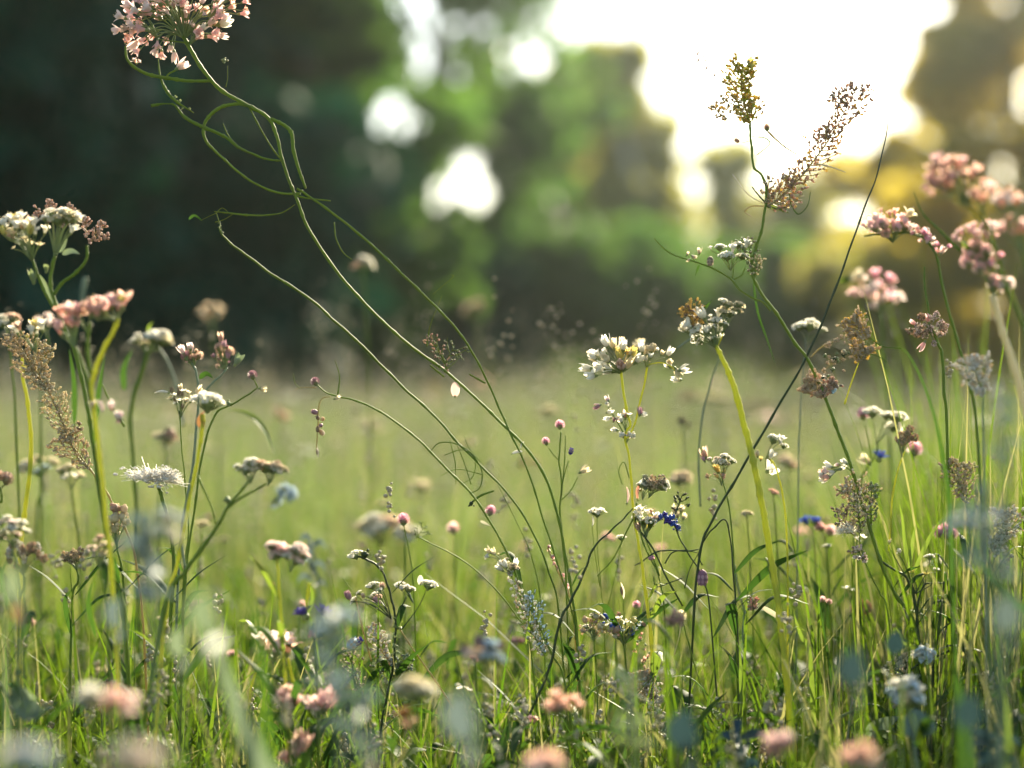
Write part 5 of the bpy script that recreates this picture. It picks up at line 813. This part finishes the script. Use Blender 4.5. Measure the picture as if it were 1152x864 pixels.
# silver leaved clumps, blurred
def silver(lb, d, x, y, w, h, n, mat='leaf_blue', heads=0, seed=0):
    rng = np.random.default_rng(seed); q = Plant('silver_leaf_plant', lb, d, [(x, y - h*.3), (x + 4, y + 10), (x + 8, y + h*.7), (x + 10, y + h + 40)], (3, 5, 6), 'stem_grey', cat='leafy plant')
    for k in range(n):
        f = k/n; bx, by = x + 4*f, y - h*.3 + f*h*1.1; a = rng.uniform(-1.2, 1.2) + (0.9 if k % 2 else -0.9); L = w*rng.uniform(.35, .6); dz = rng.uniform(-.03, .03)
        q.leaf([(bx, by), (bx + math.sin(a)*L*.55, by - abs(math.cos(a))*L*.4 - 3, dz), (bx + math.sin(a)*L, by - abs(math.cos(a))*L*.5 + 8, dz)], w*.15, mat, twist=rng.uniform(-.9, .9))
    for k in range(heads): q.umbel(x + rng.uniform(-.4, .4)*w, y - h*.25 + rng.uniform(-.2, .3)*h, w*.3, h*.14, 6, [('dome', 'blue_pale'), ('dome', 'white')], 6, (x, y), out=.6)
silver('silver blue leafy clump, heavily blurred, right of the pale pink petal flower', .78, 372, 722, 70, 90, 16, 'leaf_blue', 2, 1); silver('dusty blue leafy clump below it, bottom left of center', .76, 398, 800, 70, 70, 12, 'leaf_blue', 2, 2); silver('pale dusty clump behind the creamy pink pompom, left', .82, 165, 615, 74, 90, 16, 'leaf_blue', 3, 3)
silver('blue grey leafy clump at the right edge, upper', .82, 1120, 470, 60, 80, 8, 'leaf_blue', 0, 4); silver('blue grey leafy clump with pale blooms at the right edge, middle', .80, 1108, 590, 76, 80, 12, 'leaf_blue', 3, 5); silver('faint grey clump behind the pink and white pair, left of center', 1.5, 350, 625, 40, 50, 10, 'leaf_blue', 2, 6); silver('grey leafy clump beside the speckled plume, low middle', .85, 706, 790, 56, 70, 12, 'stem_grey', 0, 7); silver('teal leafy clump in the bottom right corner', 1.0, 1120, 845, 70, 50, 10, 'leaf_teal', 0, 8); silver('dark teal clump at the bottom right of center', 1.05, 830, 840, 70, 50, 10, 'leaf_teal', 0, 9)
# broad single blades that read on their own
for lb, d, pts, w, m in [
    ('broad grey green blurred blade leaning left, bottom left of center', .80, [(320, 900), (296, 860), (268, 790), (248, 735), (238, 690)], 34, 'leaf_pale'),
    ('bright green edge on blade beside the broad grey one, bottom left of center', 1.05, [(312, 870), (290, 820), (268, 770), (252, 738)], 4, 'leaf_lime'),
    ('curved pale blade sweeping down right, left of the pink and white pair', .82, [(300, 800), (290, 700), (268, 650), (240, 628)], 12, 'leaf'),
    ('long soft blade arching up left of the spiky pink head, right', 1.08, [(1070, 600), (1062, 520), (1046, 450), (1024, 402), (1008, 388)], 5, 'leaf'),
    ('dark arching blade at the right edge, lower', 1.02, [(1170, 720), (1140, 676), (1116, 650), (1098, 620), (1092, 600)], 10, 'leaf'),
    ('broad soft lime blade with blunt tip, bottom right corner', .95, [(1090, 900), (1088, 850), (1082, 790), (1078, 750)], 24, 'leaf'),
    ('second broad lime blade right of the blunt one, bottom right corner', .98, [(1128, 900), (1134, 840), (1132, 790), (1124, 750)], 12, 'leaf_lime'),
    ('tall pale stalk at the left edge, bottom', .95, [(12, 900), (9, 820), (6, 730), (8, 640)], 9, 'stem_grey'),
    ('bright yellow green upright blade right of the thick yellow stalk', 1.18, [(912, 744), (902, 716), (892, 690), (888, 684)], 6, 'leaf_lime'),
    ('short bright blade low right of center', 1.18, [(836, 800), (834, 760), (832, 734), (830, 726)], 7, 'leaf_lime'),
    ('dark thin blade curving under the fine white spray', 1.18, [(952, 850), (940, 790), (932, 740), (924, 690), (920, 660)], 4, 'leaf')]:
    c = P(pts[0][0], min(864, pts[0][1]), d); root = np.array((c[0], c[1] + 0.01, 0.0)); o = tag(link('grass_blade', None, loc=root), lb, 'grass blade')
    rng = np.random.default_rng(len(lb)); q = np.array([P(x, y, d + .004*i) for i, (x, y) in enumerate(pts)]); g = np.array((root[0] + .01, root[1], -.01)); S = spline(np.vstack([g, (g + q[0])*.5, q]), 8); k = len(S); t = np.linspace(0, 1, k)
    T = np.gradient(S, axis=0); side = np.array([nrm(np.cross(T[i], (0, 1., 0)))*math.cos(.3 + t[i]*.5) + np.array((0, 1., 0))*math.sin(.3 + t[i]*.5) for i in range(k)])
    mb = MB(); blade(mb, S - root, .5*w*d/FPX*np.maximum(1 - t**4, .03)*(.6 + .4*np.sin(np.pi*t**.7)), side, .3); link('blade', mb.mesh('blade', [M[m]]), o)

# ------------------------------------------------------------------ meadow flowers scattered behind, out of focus
rng = np.random.default_rng(5)
def far_set(name, lb, group, kinds, r, xs):
    protos = []
    for i, (x, y, d) in enumerate(xs):
        p0 = P(x, y, d); h = p0[2]
        if h < 0.06: continue
        o = tag(link(name, None, loc=(p0[0], p0[1], 0)), lb, 'wildflower', group)
        mb = MB(); bend = rng.normal(0, .05); C = spline([(bend, 0, -.01), (bend*.4, 0, h*.5), (0, 0, h)], 5); tube(mb, C, np.linspace(.0008, .0005, len(C))*(1 + .06*d), 5); link('stem', mb.mesh('stem', [M['stem']]), o)
        kd, c = kinds[int(rng.integers(0, len(kinds)))]; n = int(rng.integers(2, 6)); hd = None
        for j in range(n):
            f = link('flower_head', fl(kd, c, int(rng.integers(0, 3))), o); s = r*rng.uniform(.7, 1.2); q = Vector((rng.normal()*.4, rng.normal()*.4, 1)).normalized().to_track_quat('Z', 'Y')
            f.matrix_local = Matrix.Translation(Vector((rng.normal()*r*1.0, rng.normal()*r*1.0, h + rng.normal()*r*.35))) @ q.to_matrix().to_4x4() @ Matrix.Diagonal((s, s, s*.85, 1))
def spots(n, seed, d0, d1, x0=-60, x1=1210, z0=.20, z1=.345):
    g = np.random.default_rng(seed); out = []
    for _ in range(n):
        d = d0*(d1/d0)**g.uniform(0, 1); z = g.uniform(z0, z1); out.append((g.uniform(x0, x1), 428 + (CAM_H - z)/d*FPX, d))
    return out
far_set('meadow_flower', 'small blurred white flower among the grass of the middle meadow', 'blurred white flowers in the middle meadow', [('dome', 'white'), ('dome', 'cream')], .0062, spots(60, 1, 1.8, 7))
far_set('meadow_flower', 'small blurred pink flower among the grass of the middle meadow', 'blurred pink flowers in the middle meadow', [('clover', 'pink'), ('clover', 'pink_pale')], .0058, spots(16, 2, 2.2, 7))
far_set('meadow_flower', 'dull brownish blurred seed head among the grass of the middle meadow', 'blurred seed heads in the middle meadow', [('scaly', 'rose_brown'), ('spike', 'beige')], .0058, spots(20, 3, 1.6, 6))
far_set('meadow_flower', 'tiny cream bloom dot low among the grass just behind the sharp flowers', 'tiny cream blooms low in the grass', [('dome', 'cream'), ('flower', 'white')], .0026, spots(50, 6, 1.24, 2.0, -20, 1170, .09, .24))
far_set('meadow_flower', 'tiny rosy bud low among the grass just behind the sharp flowers', 'tiny rosy buds low in the grass', [('clover', 'pink'), ('scaly', 'mauve')], .0026, spots(26, 7, 1.24, 2.0, -20, 1170, .09, .22))
far_set('meadow_flower', 'faint pale blossom dot in the far meadow near the tree line', 'pale blossom dots in the far meadow', [('dome', 'cream'), ('dome', 'pink_pale')], .014, spots(36, 4, 7, 16))
for x, y, d, r, lb, k in ((408, 299, 1.7, 9, 'blurred white flower pair high against the trees beside the tall bent stem', ('dome', 'white')), (536, 347, 2.3, 9, 'grey white blurred flower high against dark shrubs in the center', ('dome', 'beige')), (238, 356, 1.9, 9, 'beige blurred bud high against the dark trees, left', ('knob', 'beige')), (768, 480, 1.5, 7, 'dark blurred bud on a thin stalk right of the white budded umbel', ('scaly', 'stem_dark')), (432, 567, 1.7, 6, 'small cream blurred bud above the big soft white umbel', ('dome', 'cream')), (765, 540, 1.45, 9, 'dull beige blurred bud pair behind the blue spike', ('dome', 'beige')), (886, 521, 1.6, 8, 'dull brown blurred cap right of the four white florets', ('dome', 'beige')), (928, 600, 1.35, 8, 'pink blurred bud by a blue one, left of the fine white spray', ('clover', 'pink')), (914, 590, 1.35, 8, 'blue blurred cornflower left of the fine white spray', ('cornflower', 'blue')), (1064, 604, 1.3, 8, 'pink blurred bud under the blue grey leaves, lower right', ('clover', 'magenta')), (930, 616, 1.3, 5, 'white small bud below the pink and blue blurred pair', ('dome', 'white')), (840, 578, 1.3, 5, 'cream tiny bud against the thick yellow stalk', ('dome', 'cream')), (870, 555, 1.3, 5, 'salmon tiny bud right of the thick yellow stalk', ('dome', 'salmon')), (760, 702, 1.05, 9, 'dusky blue and mauve blurred head, low right of center', ('spike', 'mauve')), (775, 822, 1.15, 8, 'pale beige blurred puff near the bottom, right of center', ('dome', 'beige')), (970, 690, 1.3, 9, 'brown ragged seed head, left of the dark branched plant', ('spike', 'rose_brown')), (1066, 718, 1.25, 7, 'pinkish small head right of the dark branched plant', ('spike', 'pink_pale')), (1112, 760, 1.2, 5, 'tiny white bud pair near the right edge, low', ('dome', 'white')), (1140, 765, 1.2, 5, 'tiny pink white bud at the right edge, low', ('dome', 'pink_pale')), (1038, 735, 1.6, 5, 'white speck flower behind the downy puff', ('dome', 'white'))):
    q = Plant('wildflower', lb, d, [(x, y + r*.5), (x + 2, y + 24), (x + 5, y + 80), (x + 8, y + 150)], (1.6, 2.2, 2.6), 'stem'); q.umbel(x, y, r*2, r*1.4, 3 if r < 7 else 5, [k], r*.75, (x, y + r), out=.5)
